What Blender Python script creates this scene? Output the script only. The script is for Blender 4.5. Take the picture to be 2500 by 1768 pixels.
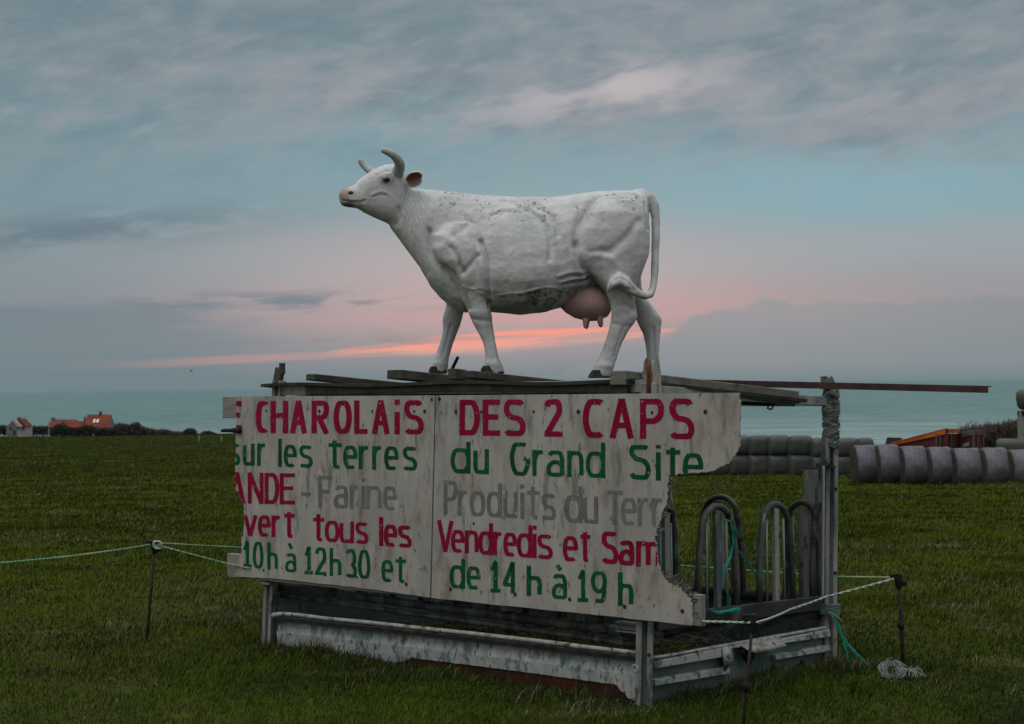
import bpy, bmesh, math, random
import numpy as np
from mathutils import Vector, Matrix, noise as mnoise
random.seed(7); rng = np.random.default_rng(7)
scene = bpy.context.scene
for o in list(bpy.data.objects): bpy.data.objects.remove(o)
COL = scene.collection
R = math.radians

# ------------------------------------------------------------------ camera
CAM_H = 1.9; FPX = 4400.0                       # eye height; focal length in photograph pixels (2500 wide)
PITCH = math.atan(60.5/FPX); ROLL = R(0.71)
_f = Vector((0, math.cos(PITCH), math.sin(PITCH))); _u0 = Vector((0, -math.sin(PITCH), math.cos(PITCH))); _r0 = Vector((1, 0, 0))
CR = math.cos(ROLL)*_r0 - math.sin(ROLL)*_u0
CU = math.cos(ROLL)*_u0 + math.sin(ROLL)*_r0
CF = _f
EYE = Vector((0, 0, CAM_H))
cd = bpy.data.cameras.new('camera'); cam = bpy.data.objects.new('camera', cd); COL.objects.link(cam)
cam.matrix_world = Matrix(((CR.x, CU.x, -CF.x, EYE.x), (CR.y, CU.y, -CF.y, EYE.y), (CR.z, CU.z, -CF.z, EYE.z), (0, 0, 0, 1)))
cd.sensor_width = 36; cd.lens = FPX/2500*36; cd.clip_start = 0.1; cd.clip_end = 120000
cd.dof.use_dof = True; cd.dof.focus_distance = 12.0; cd.dof.aperture_fstop = 9.0
scene.camera = cam
scene.render.resolution_x = 1024; scene.render.resolution_y = 724
scene.view_settings.view_transform = 'Standard'; scene.view_settings.look = 'None'
scene.view_settings.exposure = 0; scene.view_settings.gamma = 1
scene.view_settings.use_curve_mapping = False

def lin(r, g, b):
    f = lambda v: (v/255/12.92) if v <= 10 else ((v/255+0.055)/1.055)**2.4
    return (f(r), f(g), f(b), 1.0)

# ------------------------------------------------------------------ node helpers
class NT:
    def __init__(s, tree): s.t = tree
    def new(s, ty, **kw):
        n = s.t.nodes.new(ty)
        for k, v in kw.items(): setattr(n, k, v)
        return n
    def put(s, sock, v):
        if isinstance(v, bpy.types.NodeSocket): s.t.links.new(v, sock)
        else: sock.default_value = v
    def m(s, op, *ins, clamp=False):
        n = s.new('ShaderNodeMath', operation=op, use_clamp=clamp)
        for i, v in enumerate(ins): s.put(n.inputs[i], v)
        return n.outputs[0]
    def ss(s, x, lo, hi, a=0.0, b=1.0):
        n = s.new('ShaderNodeMapRange', interpolation_type='SMOOTHSTEP')
        for k, v in zip(('Value', 'From Min', 'From Max', 'To Min', 'To Max'), (x, lo, hi, a, b)): s.put(n.inputs[k], v)
        return n.outputs[0]
    def mix(s, fac, a, b, blend='MIX'):
        n = s.new('ShaderNodeMix', data_type='RGBA', blend_type=blend)
        s.put(n.inputs['Factor'], fac); s.put(n.inputs[6], a); s.put(n.inputs[7], b)
        return n.outputs[2]
    def vec(s, x, y, z):
        n = s.new('ShaderNodeCombineXYZ')
        for i, v in enumerate((x, y, z)): s.put(n.inputs[i], v)
        return n.outputs[0]
    def noise(s, v, scale=1.0, detail=4, rough=0.55, dist=0.0):
        n = s.new('ShaderNodeTexNoise')
        s.put(n.inputs['Vector'], v); s.put(n.inputs['Scale'], scale); s.put(n.inputs['Detail'], detail)
        s.put(n.inputs['Roughness'], rough); s.put(n.inputs['Distortion'], dist)
        return n.outputs[0]
    def ramp(s, x, stops, interp='EASE'):
        n = s.new('ShaderNodeValToRGB'); cr = n.color_ramp; cr.interpolation = interp
        while len(cr.elements) < len(stops): cr.elements.new(0.5)
        for el, (p, c) in zip(cr.elements, stops): el.position = p; el.color = c
        s.put(n.inputs[0], x)
        return n.outputs[0]
    def gauss(s, a, a0, sa, e, e0, se):
        p = s.m('POWER', s.m('ABSOLUTE', s.m('DIVIDE', s.m('SUBTRACT', a, a0), sa)), 2.0)
        q = s.m('POWER', s.m('ABSOLUTE', s.m('DIVIDE', s.m('SUBTRACT', e, e0), se)), 2.0)
        return s.m('EXPONENT', s.m('MULTIPLY', s.m('ADD', p, q), -1.0))

# ------------------------------------------------------------------ dusk sky (directional, at infinity)
world = bpy.data.worlds.new("World"); scene.world = world; world.use_nodes = True
wt = world.node_tree; wt.nodes.clear(); W = NT(wt)
tc = W.new('ShaderNodeTexCoord')
sep = W.new('ShaderNodeSeparateXYZ'); wt.links.new(tc.outputs['Generated'], sep.inputs[0])
X, Y, Z = sep.outputs
az = W.m('MULTIPLY', W.m('ARCTAN2', X, Y), 4.4)          # 1 unit = 13 degrees; the view spans about +-1.25
el0 = W.m('MULTIPLY', W.m('ARCSINE', Z), 4.4)
el = W.m('MAXIMUM', el0, 0.0)
nA = W.noise(W.vec(W.m('MULTIPLY', az, 1.1), W.m('MULTIPLY', el, 3.6), 3.1), 1.6, 5, .55)
nB = W.noise(W.vec(W.m('MULTIPLY', az, 1.5), W.m('MULTIPLY', el, 16.0), 8.7), 1.2, 5, .55)
nBc = W.m('SUBTRACT', nB, 0.5)
elw = W.m('ADD', el, W.m('MULTIPLY', W.m('SUBTRACT', nA, 0.5), 0.05))
base = W.ramp(elw, [(0.0, lin(116, 130, 136)), (0.10, lin(134, 140, 145)), (0.20, lin(150, 152, 156)), (0.33, lin(156, 164, 168)),
                    (0.47, lin(137, 163, 171)), (0.62, lin(131, 155, 164)), (0.80, lin(126, 146, 154)), (0.97, lin(114, 135, 143))])
# cooler and darker to the left
leftw = W.ss(az, 0.1, -1.3)
base = W.mix(W.m('MULTIPLY', leftw, 0.5), base, lin(108, 132, 140))
# pale warm haze around the sunset
g1 = W.gauss(az, 0.0, 0.62, el, 0.25, 0.16)
base = W.mix(W.m('MULTIPLY', g1, 0.85), base, lin(192, 174, 174))
g1b = W.gauss(az, 0.12, 0.72, el, 0.185, 0.065)
base = W.mix(W.m('MULTIPLY', g1b, W.m('ADD', 0.45, nBc)), base, lin(214, 156, 150))
# clear blue gap
g2 = W.gauss(az, 0.80, 0.55, el, 0.47, 0.10)
base = W.mix(W.m('MULTIPLY', g2, 0.7), base, lin(138, 174, 184))
g2b = W.gauss(az, -0.35, 0.40, el, 0.55, 0.10)
base = W.mix(W.m('MULTIPLY', g2b, 0.5), base, lin(128, 160, 168))
# upper cloud deck: slanting streaks (rise to the right)
sl = W.m('SUBTRACT', el, W.m('MULTIPLY', az, 0.16))
n1 = W.noise(W.vec(W.m('MULTIPLY', az, 1.2), W.m('MULTIPLY', sl, 4.0), 1.0), 1.7, 5, .55, .12)
n2 = W.noise(W.vec(W.m('MULTIPLY', az, 2.0), W.m('MULTIPLY', sl, 5.6), 5.5), 2.0, 5, .56, .18)
edge = W.m('ADD', 0.60, W.m('MULTIPLY', az, -0.07))
deck = W.ss(W.m('ADD', el, W.m('MULTIPLY', W.m('SUBTRACT', n1, 0.5), 0.42)), edge, W.m('ADD', edge, 0.13))
deckcol = W.mix(W.ss(n2, 0.28, 0.72), lin(116, 132, 142), lin(146, 152, 159))
deckcol = W.mix(W.ss(el, 0.68, 0.98, 0.0, 0.6), deckcol, lin(112, 134, 143))
base = W.mix(W.m('MULTIPLY', deck, W.ss(n1, .28, .62, .45, .95)), base, deckcol)
# soft mottling of the whole upper sky: pale mauve-grey veils over the blue
n5 = W.noise(W.vec(W.m('MULTIPLY', az, 1.7), W.m('MULTIPLY', sl, 4.6), 9.3), 2.3, 6, .60, .25)
n6 = W.noise(W.vec(W.m('MULTIPLY', az, 3.4), W.m('MULTIPLY', sl, 9.0), 12.1), 2.2, 4, .55, .2)
vz = W.ss(el, 0.42, 0.66)
base = W.mix(W.m('MULTIPLY', W.m('MULTIPLY', W.ss(n5, .42, .66), vz), .60), base, lin(150, 154, 161))
base = W.mix(W.m('MULTIPLY', W.m('MULTIPLY', W.ss(n5, .50, .32), vz), .35), base, lin(106, 128, 138))
base = W.mix(W.m('MULTIPLY', W.m('MULTIPLY', W.ss(n6, .50, .70), vz), .32), base, lin(164, 164, 168))
base = W.mix(W.m('MULTIPLY', W.m('MULTIPLY', W.ss(n6, .46, .30), vz), .25), base, lin(110, 130, 140))
# lit patches of the deck above the sunset
litm = W.gauss(az, 0.18, 0.55, el, 0.70, 0.09)
lit = W.m('MULTIPLY', W.ss(n2, 0.47, 0.66), litm)
base = W.mix(W.m('MULTIPLY', lit, 0.5), base, lin(190, 184, 186))
litm2 = W.gauss(az, 1.0, 0.55, el, 0.68, 0.12)
base = W.mix(W.m('MULTIPLY', W.m('MULTIPLY', W.ss(n2, 0.42, 0.62), litm2), 0.22), base, lin(166, 165, 166))
pt = W.m('MULTIPLY', W.gauss(az, 0.27, 0.17, el, 0.735, 0.055), W.ss(n2, .34, .60))
base = W.mix(W.m('MULTIPLY', pt, 0.7), base, lin(196, 186, 187))
# thin dark cloud at left
n3 = W.noise(W.vec(W.m('MULTIPLY', az, 3.0), W.m('MULTIPLY', W.m('SUBTRACT', el, W.m('MULTIPLY', az, .10)), 13.0), 2.2), 1.3, 6, .6, .3)
lc = W.m('MULTIPLY', W.gauss(az, -1.05, 0.42, W.m('SUBTRACT', el, W.m('MULTIPLY', az, 0.09)), 0.475, 0.045), W.ss(n3, .36, .56))
base = W.mix(W.m('MULTIPLY', lc, 0.9), base, lin(108, 126, 138))
# low banks at left
lb = W.m('MULTIPLY', W.ss(W.m('ADD', el, W.m('MULTIPLY', nBc, 0.05)), 0.225, 0.19), W.ss(W.m('ADD', az, W.m('MULTIPLY', nBc, .9)), -0.50, -0.85))
base = W.mix(W.m('MULTIPLY', lb, 0.58), base, W.ramp(el, [(0.0, lin(112, 130, 135)), (0.11, lin(118, 134, 139)), (.19, lin(110, 128, 137)), (.3, lin(110, 128, 137))]))
# small dark wisps
n4 = W.noise(W.vec(W.m('MULTIPLY', az, 4.5), W.m('MULTIPLY', el, 26.0), 4.4), 1.1, 5, .6)
wz = W.m('MULTIPLY', W.gauss(az, -0.55, 0.42, el, 0.215, 0.022), W.ss(n4, .47, .62))
base = W.mix(W.m('MULTIPLY', wz, 0.8), base, lin(112, 128, 138))
# glowing strip
ec = W.m('ADD', 0.110, W.m('MULTIPLY', az, 0.052))
dd = W.m('ABSOLUTE', W.m('SUBTRACT', W.m('ADD', el, W.m('MULTIPLY', nBc, 0.018)), ec))
th = W.m('MULTIPLY', 0.028, W.m('MAXIMUM', W.m('SUBTRACT', 1.0, W.m('POWER', W.m('ABSOLUTE', W.m('DIVIDE', W.m('SUBTRACT', az, -0.03), 0.48)), 2.0)), 0.0))
sq_ = W.m('DIVIDE', W.m('SUBTRACT', W.m('ADD', el, W.m('MULTIPLY', nBc, 0.022)), ec), W.m('MAXIMUM', th, 0.002))
strip = W.m('MULTIPLY', W.ss(sq_, 1.10, 0.75), W.ss(sq_, -1.25, -0.1))
brk = W.noise(W.vec(W.m('MULTIPLY', az, 2.2), W.m('MULTIPLY', W.m('SUBTRACT', el, W.m('MULTIPLY', az, .052)), 55.0), 15.0), 1.0, 4, .6)
strip = W.m('MULTIPLY', strip, W.ss(brk, .36, .54, .22, 1.0))
strip = W.m('MULTIPLY', strip, W.ss(th, 0.0, 0.012))
stripcol = W.mix(W.ss(W.m('SUBTRACT', el, ec), -0.03, 0.025), lin(232, 172, 152), lin(252, 156, 136))
strip = W.m('MULTIPLY', strip, W.ss(az, -.56, -.20, .25, 1.0))
base = W.mix(W.m('MULTIPLY', strip, W.ss(nB, .18, .5, .70, .95)), base, stripcol)
s2 = W.m('MULTIPLY', W.ss(W.m('ABSOLUTE', W.m('SUBTRACT', W.m('ADD', el, W.m('MULTIPLY', nBc, .02)), W.m('ADD', 0.098, W.m('MULTIPLY', az, 0.035)))), 0.014, 0.004), W.gauss(az, -0.62, 0.28, el, .08, .2))
base = W.mix(W.m('MULTIPLY', s2, 0.35), base, lin(226, 160, 146))
# grey streaks crossing the strip on the left
s3 = W.m('MULTIPLY', W.ss(n4, .50, .60), W.gauss(az, -0.42, 0.22, el, 0.105, 0.030))
base = W.mix(W.m('MULTIPLY', s3, 0.75), base, lin(150, 138, 142))
# heaped cloud bank at right
nb1 = W.noise(W.vec(W.m('MULTIPLY', az, 5.0), W.m('MULTIPLY', el, 6.0), 6.0), 1.0, 6, .62)
top = W.m('ADD', W.ss(az, 0.0, 0.62, 0.035, 0.195), W.m('MULTIPLY', W.m('SUBTRACT', nb1, 0.5), 0.13))
bank = W.m('MULTIPLY', W.ss(W.m('SUBTRACT', top, el), -0.004, 0.012), W.ss(az, -0.1, 0.12))
bankcol = W.mix(W.ss(el, 0.0, 0.2), lin(138, 145, 149), lin(156, 154, 157))
bankcol = W.mix(W.m('MULTIPLY', W.ss(az, .55, 1.3), .6), bankcol, lin(132, 142, 146))
base = W.mix(W.m('MULTIPLY', bank, 0.92), base, bankcol)
# sea haze at the very horizon
base = W.mix(W.ss(el, 0.05, 0.0, 0.0, 0.85), base, lin(116, 134, 139))
# overcast: the vault overhead (outside the picture) is brighter than the horizon
up = W.ss(W.m('ARCSINE', Z), R(16), R(78), 1.0, 4.6)
behind = W.ss(Y, 0.5, -0.6, 1.0, 1.05)
vault = W.m('MULTIPLY', up, behind)
base = W.mix(W.ss(W.m('ARCSINE', Z), R(13), R(28)), base, lin(147, 149, 150))   # neutral grey overcast overhead
base = W.mix(W.ss(Y, 0.3, -0.4), base, lin(148, 149, 149))
bg = W.new('ShaderNodeBackground'); wt.links.new(base, bg.inputs['Color']); wt.links.new(vault, bg.inputs['Strength'])
wo = W.new('ShaderNodeOutputWorld'); wt.links.new(bg.outputs[0], wo.inputs[0])

# weak fill lamp added for the overcast sky, from high behind the viewer's left
sd = bpy.data.lights.new('sky_fill', 'SUN'); sd.energy = 0.6; sd.angle = R(40); sd.color = (1.0, 0.97, 0.93)
so = bpy.data.objects.new('sky_fill', sd); COL.objects.link(so)
so.rotation_euler = Vector((-0.45, -0.42, 1.0)).to_track_quat('Z', 'Y').to_euler()
so.location = (-10, -10, 30)

# ------------------------------------------------------------------ unprojection (places a thing seen at a photo pixel at its own distance)
def ray(px, py): return CF + CR*((px-1250)/FPX) - CU*((py-884)/FPX)
def at(px, py, depth):
    d = ray(px, py); return EYE + d*(depth/d.y)
def on(px, py, p0, n):
    d = ray(px, py); return EYE + d*((p0-EYE).dot(n)/d.dot(n))
def ground(px, py, z=0.0): return on(px, py, Vector((0, 0, z)), Vector((0, 0, 1)))

# ------------------------------------------------------------------ mesh builder
class MB:
    def __init__(s): s.v = []; s.f = []
    def add(s, vs, fs):
        n = len(s.v); s.v += [Vector(p) for p in vs]; s.f += [tuple(i+n for i in f) for f in fs]
    def box(s, c, ax, ay, az):
        c, ax, ay, az = Vector(c), Vector(ax), Vector(ay), Vector(az)
        s.add([c+sx*ax+sy*ay+sz*az for sx in (-1, 1) for sy in (-1, 1) for sz in (-1, 1)],
              [(0, 1, 3, 2), (4, 6, 7, 5), (0, 4, 5, 1), (2, 3, 7, 6), (0, 2, 6, 4), (1, 5, 7, 3)])
    def beam(s, p0, p1, side, w, h):
        """bar from p0 to p1; w across `side`, h across the third axis"""
        p0, p1 = Vector(p0), Vector(p1); d = (p1-p0).normalized()
        a = (Vector(side)-d*d.dot(Vector(side))).normalized(); b = d.cross(a)
        s.box((p0+p1)/2, (p1-p0)/2, a*(w/2), b*(h/2))
    def sweep(s, prof, p0, p1, xd, yd):
        p0, p1, xd, yd = Vector(p0), Vector(p1), Vector(xd), Vector(yd); n = len(prof)
        vs = [p0+xd*a+yd*b for a, b in prof]+[p1+xd*a+yd*b for a, b in prof]
        s.add(vs, [(i, (i+1) % n, n+(i+1) % n, n+i) for i in range(n)]+[tuple(range(n)), tuple(range(2*n-1, n-1, -1))])
    def tube(s, pts, rad, seg=10, caps=True):
        pts = [Vector(p) for p in pts]; n = len(pts)
        rad = rad if hasattr(rad, '__len__') else [rad]*n
        prev = None; rings = []
        for i, p in enumerate(pts):
            t = (pts[min(i+1, n-1)]-pts[max(i-1, 0)]).normalized()
            a = prev if prev is not None else (Vector((0, 0, 1)) if abs(t.z) < .9 else Vector((1, 0, 0)))
            a = (a-t*t.dot(a))
            a = a.normalized() if a.length > 1e-6 else t.orthogonal().normalized()
            prev = a; b = t.cross(a)
            rings.append([p+(a*math.cos(k*2*math.pi/seg)+b*math.sin(k*2*math.pi/seg))*rad[i] for k in range(seg)])
        s.rings(rings, caps)
    def rings(s, rings, caps=True):
        m = len(rings[0]); fs = []
        for i in range(len(rings)-1):
            for k in range(m): fs.append((i*m+k, i*m+(k+1) % m, (i+1)*m+(k+1) % m, (i+1)*m+k))
        if caps: fs += [tuple(range(m-1, -1, -1)), tuple((len(rings)-1)*m+k for k in range(m))]
        s.add([p for r in rings for p in r], fs)
    def sheet(s, grid):
        r, c = len(grid), len(grid[0])
        s.add([p for row in grid for p in row], [(i*c+j, i*c+j+1, (i+1)*c+j+1, (i+1)*c+j) for i in range(r-1) for j in range(c-1)])
    def prism(s, poly, n, th):
        """closed plate: outline `poly`, thickness th against n"""
        n = Vector(n).normalized(); k = len(poly); poly = [Vector(p) for p in poly]
        s.add(poly+[p-n*th for p in poly], [tuple(range(k)), tuple(range(2*k-1, k-1, -1))]+[(i, k+i, k+(i+1) % k, (i+1) % k) for i in range(k)])
    def lathe(s, p, axis, prof, seg=28):
        axis = Vector(axis).normalized(); a = axis.orthogonal().normalized(); b = axis.cross(a); p = Vector(p)
        s.rings([[p+axis*t+(a*math.cos(k*2*math.pi/seg)+b*math.sin(k*2*math.pi/seg))*r for k in range(seg)] for t, r in prof])
    def build(s, name, mat, parent=None, smooth=False, bevel=0, fix=True, solid=0):
        off = parent.matrix_world.inverted() if parent is not None else None
        if parent is not None and parent.parent is not None: off = WORLD[parent.name].inverted()
        elif parent is not None: off = WORLD.get(parent.name, Matrix()).inverted()
        vs = s.v; loc = Vector()
        if parent is None:
            lo = Vector([min(p[i] for p in vs) for i in range(3)]); hi = Vector([max(p[i] for p in vs) for i in range(3)])
            loc = Vector(((lo.x+hi.x)/2, (lo.y+hi.y)/2, lo.z)); vs = [p-loc for p in vs]
        else: vs = [off @ p for p in vs]
        me = bpy.data.meshes.new(name); me.from_pydata([tuple(p) for p in vs], [], s.f)
        if fix:
            bm = bmesh.new(); bm.from_mesh(me); bmesh.ops.recalc_face_normals(bm, faces=bm.faces); bm.to_mesh(me); bm.free()
        if smooth: me.shade_smooth()
        me.materials.append(mat)
        ob = bpy.data.objects.new(name, me); COL.objects.link(ob); ob.location = loc
        if parent is not None: ob.parent = parent
        WORLD[ob.name] = Matrix.Translation(loc) if parent is None else WORLD[parent.name].copy()
        if solid:
            md = ob.modifiers.new('solid', 'SOLIDIFY'); md.thickness = solid; md.offset = 0
        if bevel:
            md = ob.modifiers.new('bevel', 'BEVEL'); md.width = bevel; md.segments = 2; md.limit_method = 'ANGLE'; md.angle_limit = R(40)
        return ob
WORLD = {}
def thing(name, label, cat, loc, group=None, mat4=None):
    o = bpy.data.objects.new(name, None); COL.objects.link(o); o.empty_display_size = .2
    m = mat4 if mat4 is not None else Matrix.Translation(Vector(loc))
    o.matrix_world = m; WORLD[o.name] = m.copy()
    return tag(o, label, cat, group)
def tag(o, label, cat, group=None, kind=None):
    o['label'] = label; o['category'] = cat
    if group: o['group'] = group
    if kind: o['kind'] = kind
    return o
def struct(o, label=None, kind='structure'):
    o['kind'] = kind
    if label: o['label'] = label
    return o

# ------------------------------------------------------------------ materials
def mat(name, c1, c2=None, scale=6.0, rough=0.7, metal=0.0, stretch=(1, 1, 1), bump=0.0, bscale=40.0, spots=None, spec=0.10, lo=.35, hi=.65, detail=6):
    """spots: list of (colour, scale, lo, hi, stretch) noise layers on top"""
    m = bpy.data.materials.new(name); m.use_nodes = True; t = m.node_tree; N = NT(t)
    p = t.nodes['Principled BSDF']
    co = N.new('ShaderNodeTexCoord').outputs['Object']
    def mapped(st, off=0.0):
        n = N.new('ShaderNodeMapping'); N.put(n.inputs['Vector'], co); n.inputs['Scale'].default_value = st; n.inputs['Location'].default_value = (off, off*.7, off*1.3)
        return n.outputs[0]
    col = c1
    if c2 is not None:
        col = N.mix(N.ss(N.noise(mapped(stretch), scale, detail, .62), lo, hi), c1, c2)
    for i, sp in enumerate(spots or []):
        c, sc, l, h = sp[:4]; st = sp[4] if len(sp) > 4 else (1, 1, 1)
        col = N.mix(N.ss(N.noise(mapped(st, 3.7*(i+1)), sc, 6, .62), l, h), col, c)
    N.put(p.inputs['Base Color'], col)
    p.inputs['Roughness'].default_value = rough; p.inputs['Metallic'].default_value = metal
    p.inputs['Specular IOR Level'].default_value = spec
    if bump:
        b = N.new('ShaderNodeBump'); b.inputs['Strength'].default_value = bump; b.inputs['Distance'].default_value = 0.01
        N.put(b.inputs['Height'], N.noise(mapped(stretch), bscale, 6, .6)); t.links.new(b.outputs[0], p.inputs['Normal'])
    return m
def C(r, g, b): return (r, g, b, 1.0)
M = {}
GALV_D = (C(.20, .26, .26), 5, .56, .70, (1, 1, .5))
M['galv'] = mat('galvanised_steel', C(.24, .265, .26), C(.35, .36, .35), 9, .55, .15, (1, 1, .35), .25, 30,
                [(C(.13, .20, .20), 6, .55, .72, (1, 1, .4)), (C(.10, .08, .06), 11, .64, .76)])
M['galv_post'] = mat('weathered_post', C(.22, .235, .23), C(.34, .345, .335), 7, .6, .1, (1, 1, .15), .2, 30,
                [(C(.09, .14, .14), 9, .50, .62, (1, 1, .2)), (C(.10, .085, .07), 14, .56, .66, (1, 1, .4)), (C(.42, .42, .40), 24, .62, .70, (1, 1, .3)), (C(.13, .06, .025), 17, .66, .72)])
M['rusty_post'] = mat('rusty_post', C(.38, .38, .37), C(.24, .23, .22), 9, .7, .1, (1, 1, .2), .2, 30,
                [(C(.15, .065, .028), 12, .50, .62, (1, 1, .18)), (C(.05, .03, .025), 10, .56, .62, (1, 1, .4))])
M['hoop'] = mat('dull_steel_tube', C(.050, .055, .056), C(.13, .135, .132), 9, .5, .3, (1, 1, .2), .3, 40,
                [(C(.12, .185, .18), 8, .54, .66, (1, 1, .25)), (C(.035, .032, .03), 9, .54, .66), (C(.24, .24, .23), 22, .62, .70, (1, 1, .3)), (C(.10, .05, .025), 14, .66, .74)])
M['rod'] = mat('thin_steel_rod', C(.24, .32, .29), C(.16, .21, .20), 12, .5, .3, (1, 1, .3))
M['darksteel'] = mat('dark_steel_and_shade', C(.035, .036, .037), C(.06, .06, .058), 8, .7, .1, (1, 1, 1), .2, 40, [(C(.10, .11, .10), 6, .60, .75)])
M['trough'] = mat('zinc_trough_sheet', C(.45, .455, .445), C(.31, .355, .35), 4, .65, .05, (1, 1, .7), .25, 25,
                [(C(.15, .205, .20), 14, .48, .62, (1, 1, .5)), (C(.40, .385, .38), 9, .52, .64), (C(.075, .13, .125), 26, .56, .64, (1, 1, .5)), (C(.05, .05, .045), 30, .66, .72)])
M['endsheet'] = mat('ribbed_end_sheet', C(.30, .32, .31), C(.40, .41, .40), 6, .6, .1, (.4, .4, 1), .25, 25,
                [(C(.10, .155, .15), 6, .50, .64), (C(.08, .07, .055), 14, .56, .66), (C(.14, .15, .06), 9, .62, .74), (C(.04, .04, .038), 34, .62, .68)])
M['tealsheet'] = mat('dull_teal_sheet', C(.10, .15, .155), C(.16, .21, .21), 5, .7, .1, (1, 1, .6), .2, 25, [(C(.05, .06, .06), 7, .55, .7)])
M['lip'] = mat('pale_rolled_lip', C(.42, .42, .40), C(.27, .27, .255), 10, .6, .1, (1, 1, 1), .1, 30, [(C(.18, .19, .09), 13, .56, .66), (C(.10, .075, .06), 16, .55, .64)])
M['rust'] = mat('rusted_sheet_bottom', C(.085, .030, .016), C(.035, .024, .018), 12, .95, 0, (1, 1, .6), .8, 60, [(C(.19, .075, .018), 16, .58, .70), (C(.03, .03, .022), 22, .55, .65), (C(.06, .07, .03), 9, .60, .72)])
M['railrust'] = mat('brown_angle_iron', C(.055, .035, .033), C(.085, .05, .045), 12, .7, .2, (1, 1, 1), .15, 50)
M['plank'] = mat('wet_weathered_timber', C(.13, .125, .115), C(.19, .185, .165), 5, .85, 0, (1, 1, 3), .4, 30, [(C(.06, .065, .05), 7, .55, .7), (C(.12, .14, .07), 10, .62, .75)])
M['plank_dark'] = mat('dark_mossy_timber', C(.055, .055, .045), C(.09, .09, .07), 6, .9, 0, (1, 1, 3), .4, 30, [(C(.07, .085, .035), 8, .57, .7)])
M['deck'] = mat('dark_deck_board', C(.028, .029, .027), C(.05, .05, .045), 6, .85, 0, (1, 1, 1), .3, 30, [(C(.06, .075, .035), 9, .58, .7)])
M['batten'] = mat('grey_batten', C(.27, .265, .245), C(.20, .195, .18), 7, .9, 0, (.4, .4, 3), .4, 40, [(C(.12, .12, .10), 9, .56, .7)])
M['board'] = mat('weathered_fibre_board', C(.425, .40, .37), C(.33, .31, .285), 3.2, .85, 0, (1, 1, .35), .25, 60,
                [(C(.225, .205, .16), 3.6, .50, .70, (1.2, 1.2, .6)), (C(.19, .195, .18), 9, .54, .70, (1.3, 1.3, .35)),
                 (C(.14, .135, .105), 24, .59, .69, (1, 1, .45)), (C(.47, .455, .43), 5, .60, .72, (1.5, 1.5, .4)), (C(.24, .175, .11), 6.5, .63, .74, (1.2, 1.2, .45)), (C(.06, .06, .055), 55, .70, .74, (1, 1, .5))])
M['boardedge'] = mat('torn_fibre_edge', C(.10, .095, .085), C(.20, .19, .17), 30, .95, 0, (1, 1, 1), .6, 80)
M['crimson'] = mat('crimson_sign_paint', C(.270, .004, .045), C(.215, .004, .026), 2.2, .7, 0, (1, 1, 1), .1, 80, [(C(.32, .010, .085), 1.4, .55, .7), (C(.15, .004, .018), 9, .56, .70, (1, 1, .4)), (C(.40, .33, .32), 42, .645, .70)])
M['green'] = mat('worn_green_sign_paint', C(.004, .110, .032), C(.003, .065, .024), 5, .7, 0, (1, 1, 1), .1, 80, [(C(.25, .255, .24), 34, .62, .68), (C(.03, .045, .04), 24, .62, .7)])
M['faded'] = mat('faded_grey_sign_paint', C(.135, .135, .14), C(.185, .18, .175), 7, .8, 0, (1, 1, 1), .1, 80, [(C(.36, .35, .33), 30, .60, .68), (C(.11, .11, .11), 26, .60, .68, (1, 1, .5))])
M['screw'] = mat('dark_screw', C(.04, .04, .04), None, rough=.5, metal=.4)
M['wrap'] = mat('torn_grey_wrap', C(.15, .165, .165), C(.25, .25, .24), 20, .7, 0, (1, 1, 2), .9, 60, [(C(.08, .12, .125), 9, .48, .58, (1, 1, 2.5)), (C(.04, .045, .045), 14, .58, .64, (1, 1, 2.5))])
M['rope'] = mat('white_fence_rope', C(.48, .52, .46), C(.30, .40, .32), 60, .8, 0, (1, 1, 1), .2, 90)
M['ropegreen'] = mat('green_fence_rope', C(.10, .26, .13), C(.34, .36, .18), 3.0, .8, 0, (1, 1, 1), .2, 90)
M['twine'] = mat('turquoise_twine', C(.02, .25, .22), C(.03, .34, .28), 20, .8)
M['string'] = mat('white_string', C(.28, .28, .28), C(.15, .22, .17), 20, .9)
M['blackplastic'] = mat('black_plastic', C(.012, .012, .013), C(.02, .02, .02), 20, .5)
M['stake'] = mat('dark_stake', C(.03, .027, .025), C(.05, .04, .035), 20, .6)
# ================================================================== SETTING: terrain and sea
def lerp_tab(d, tab):
    xs = [a for a, b in tab]; ys = [b for a, b in tab]
    return np.interp(d, xs, ys)
TAB_L = [(-50, 0), (14, 0), (72, -1.9), (105, -2.9), (470, -9.45), (505, -10.2), (640, -32), (2000, -60)]
TAB_R = [(-50, 0), (14, 0), (72, -2.22), (105, -3.42), (130, -4.6), (400, -32), (2000, -60)]
def smooth01(t): t = np.clip(t, 0, 1); return t*t*(3-2*t)
def terrain(x, y):
    x = np.asarray(x, float); y = np.asarray(y, float)
    a = x/np.maximum(y, 8.0)
    w = smooth01((a+0.06)/0.14)
    z = lerp_tab(y, TAB_L)*(1-w)+lerp_tab(y, TAB_R)*w
    amp = np.clip((y-6)/6, 0.35, 1)*np.clip(1.0+(y-14)/60, 1, 2.2)
    flat = smooth01((np.hypot(x-.17, y-12.8)-2.1)/1.6)
    b = flat*(np.sin(x*1.9+1.3*np.sin(y*.9))*np.sin(y*1.6+.7*x)*.014+np.sin(x*4.7+2*np.sin(y*2.1))*np.sin(y*5.3+1.1*x+1)*.008
         + np.sin(x*.53+y*.21+2)*np.sin(y*.47-x*.3)*.03)
    return z+b*amp-0.03*np.clip((y-10)/4, 0, 1)*0
def tz(x, y): return float(terrain(x, y))

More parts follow.
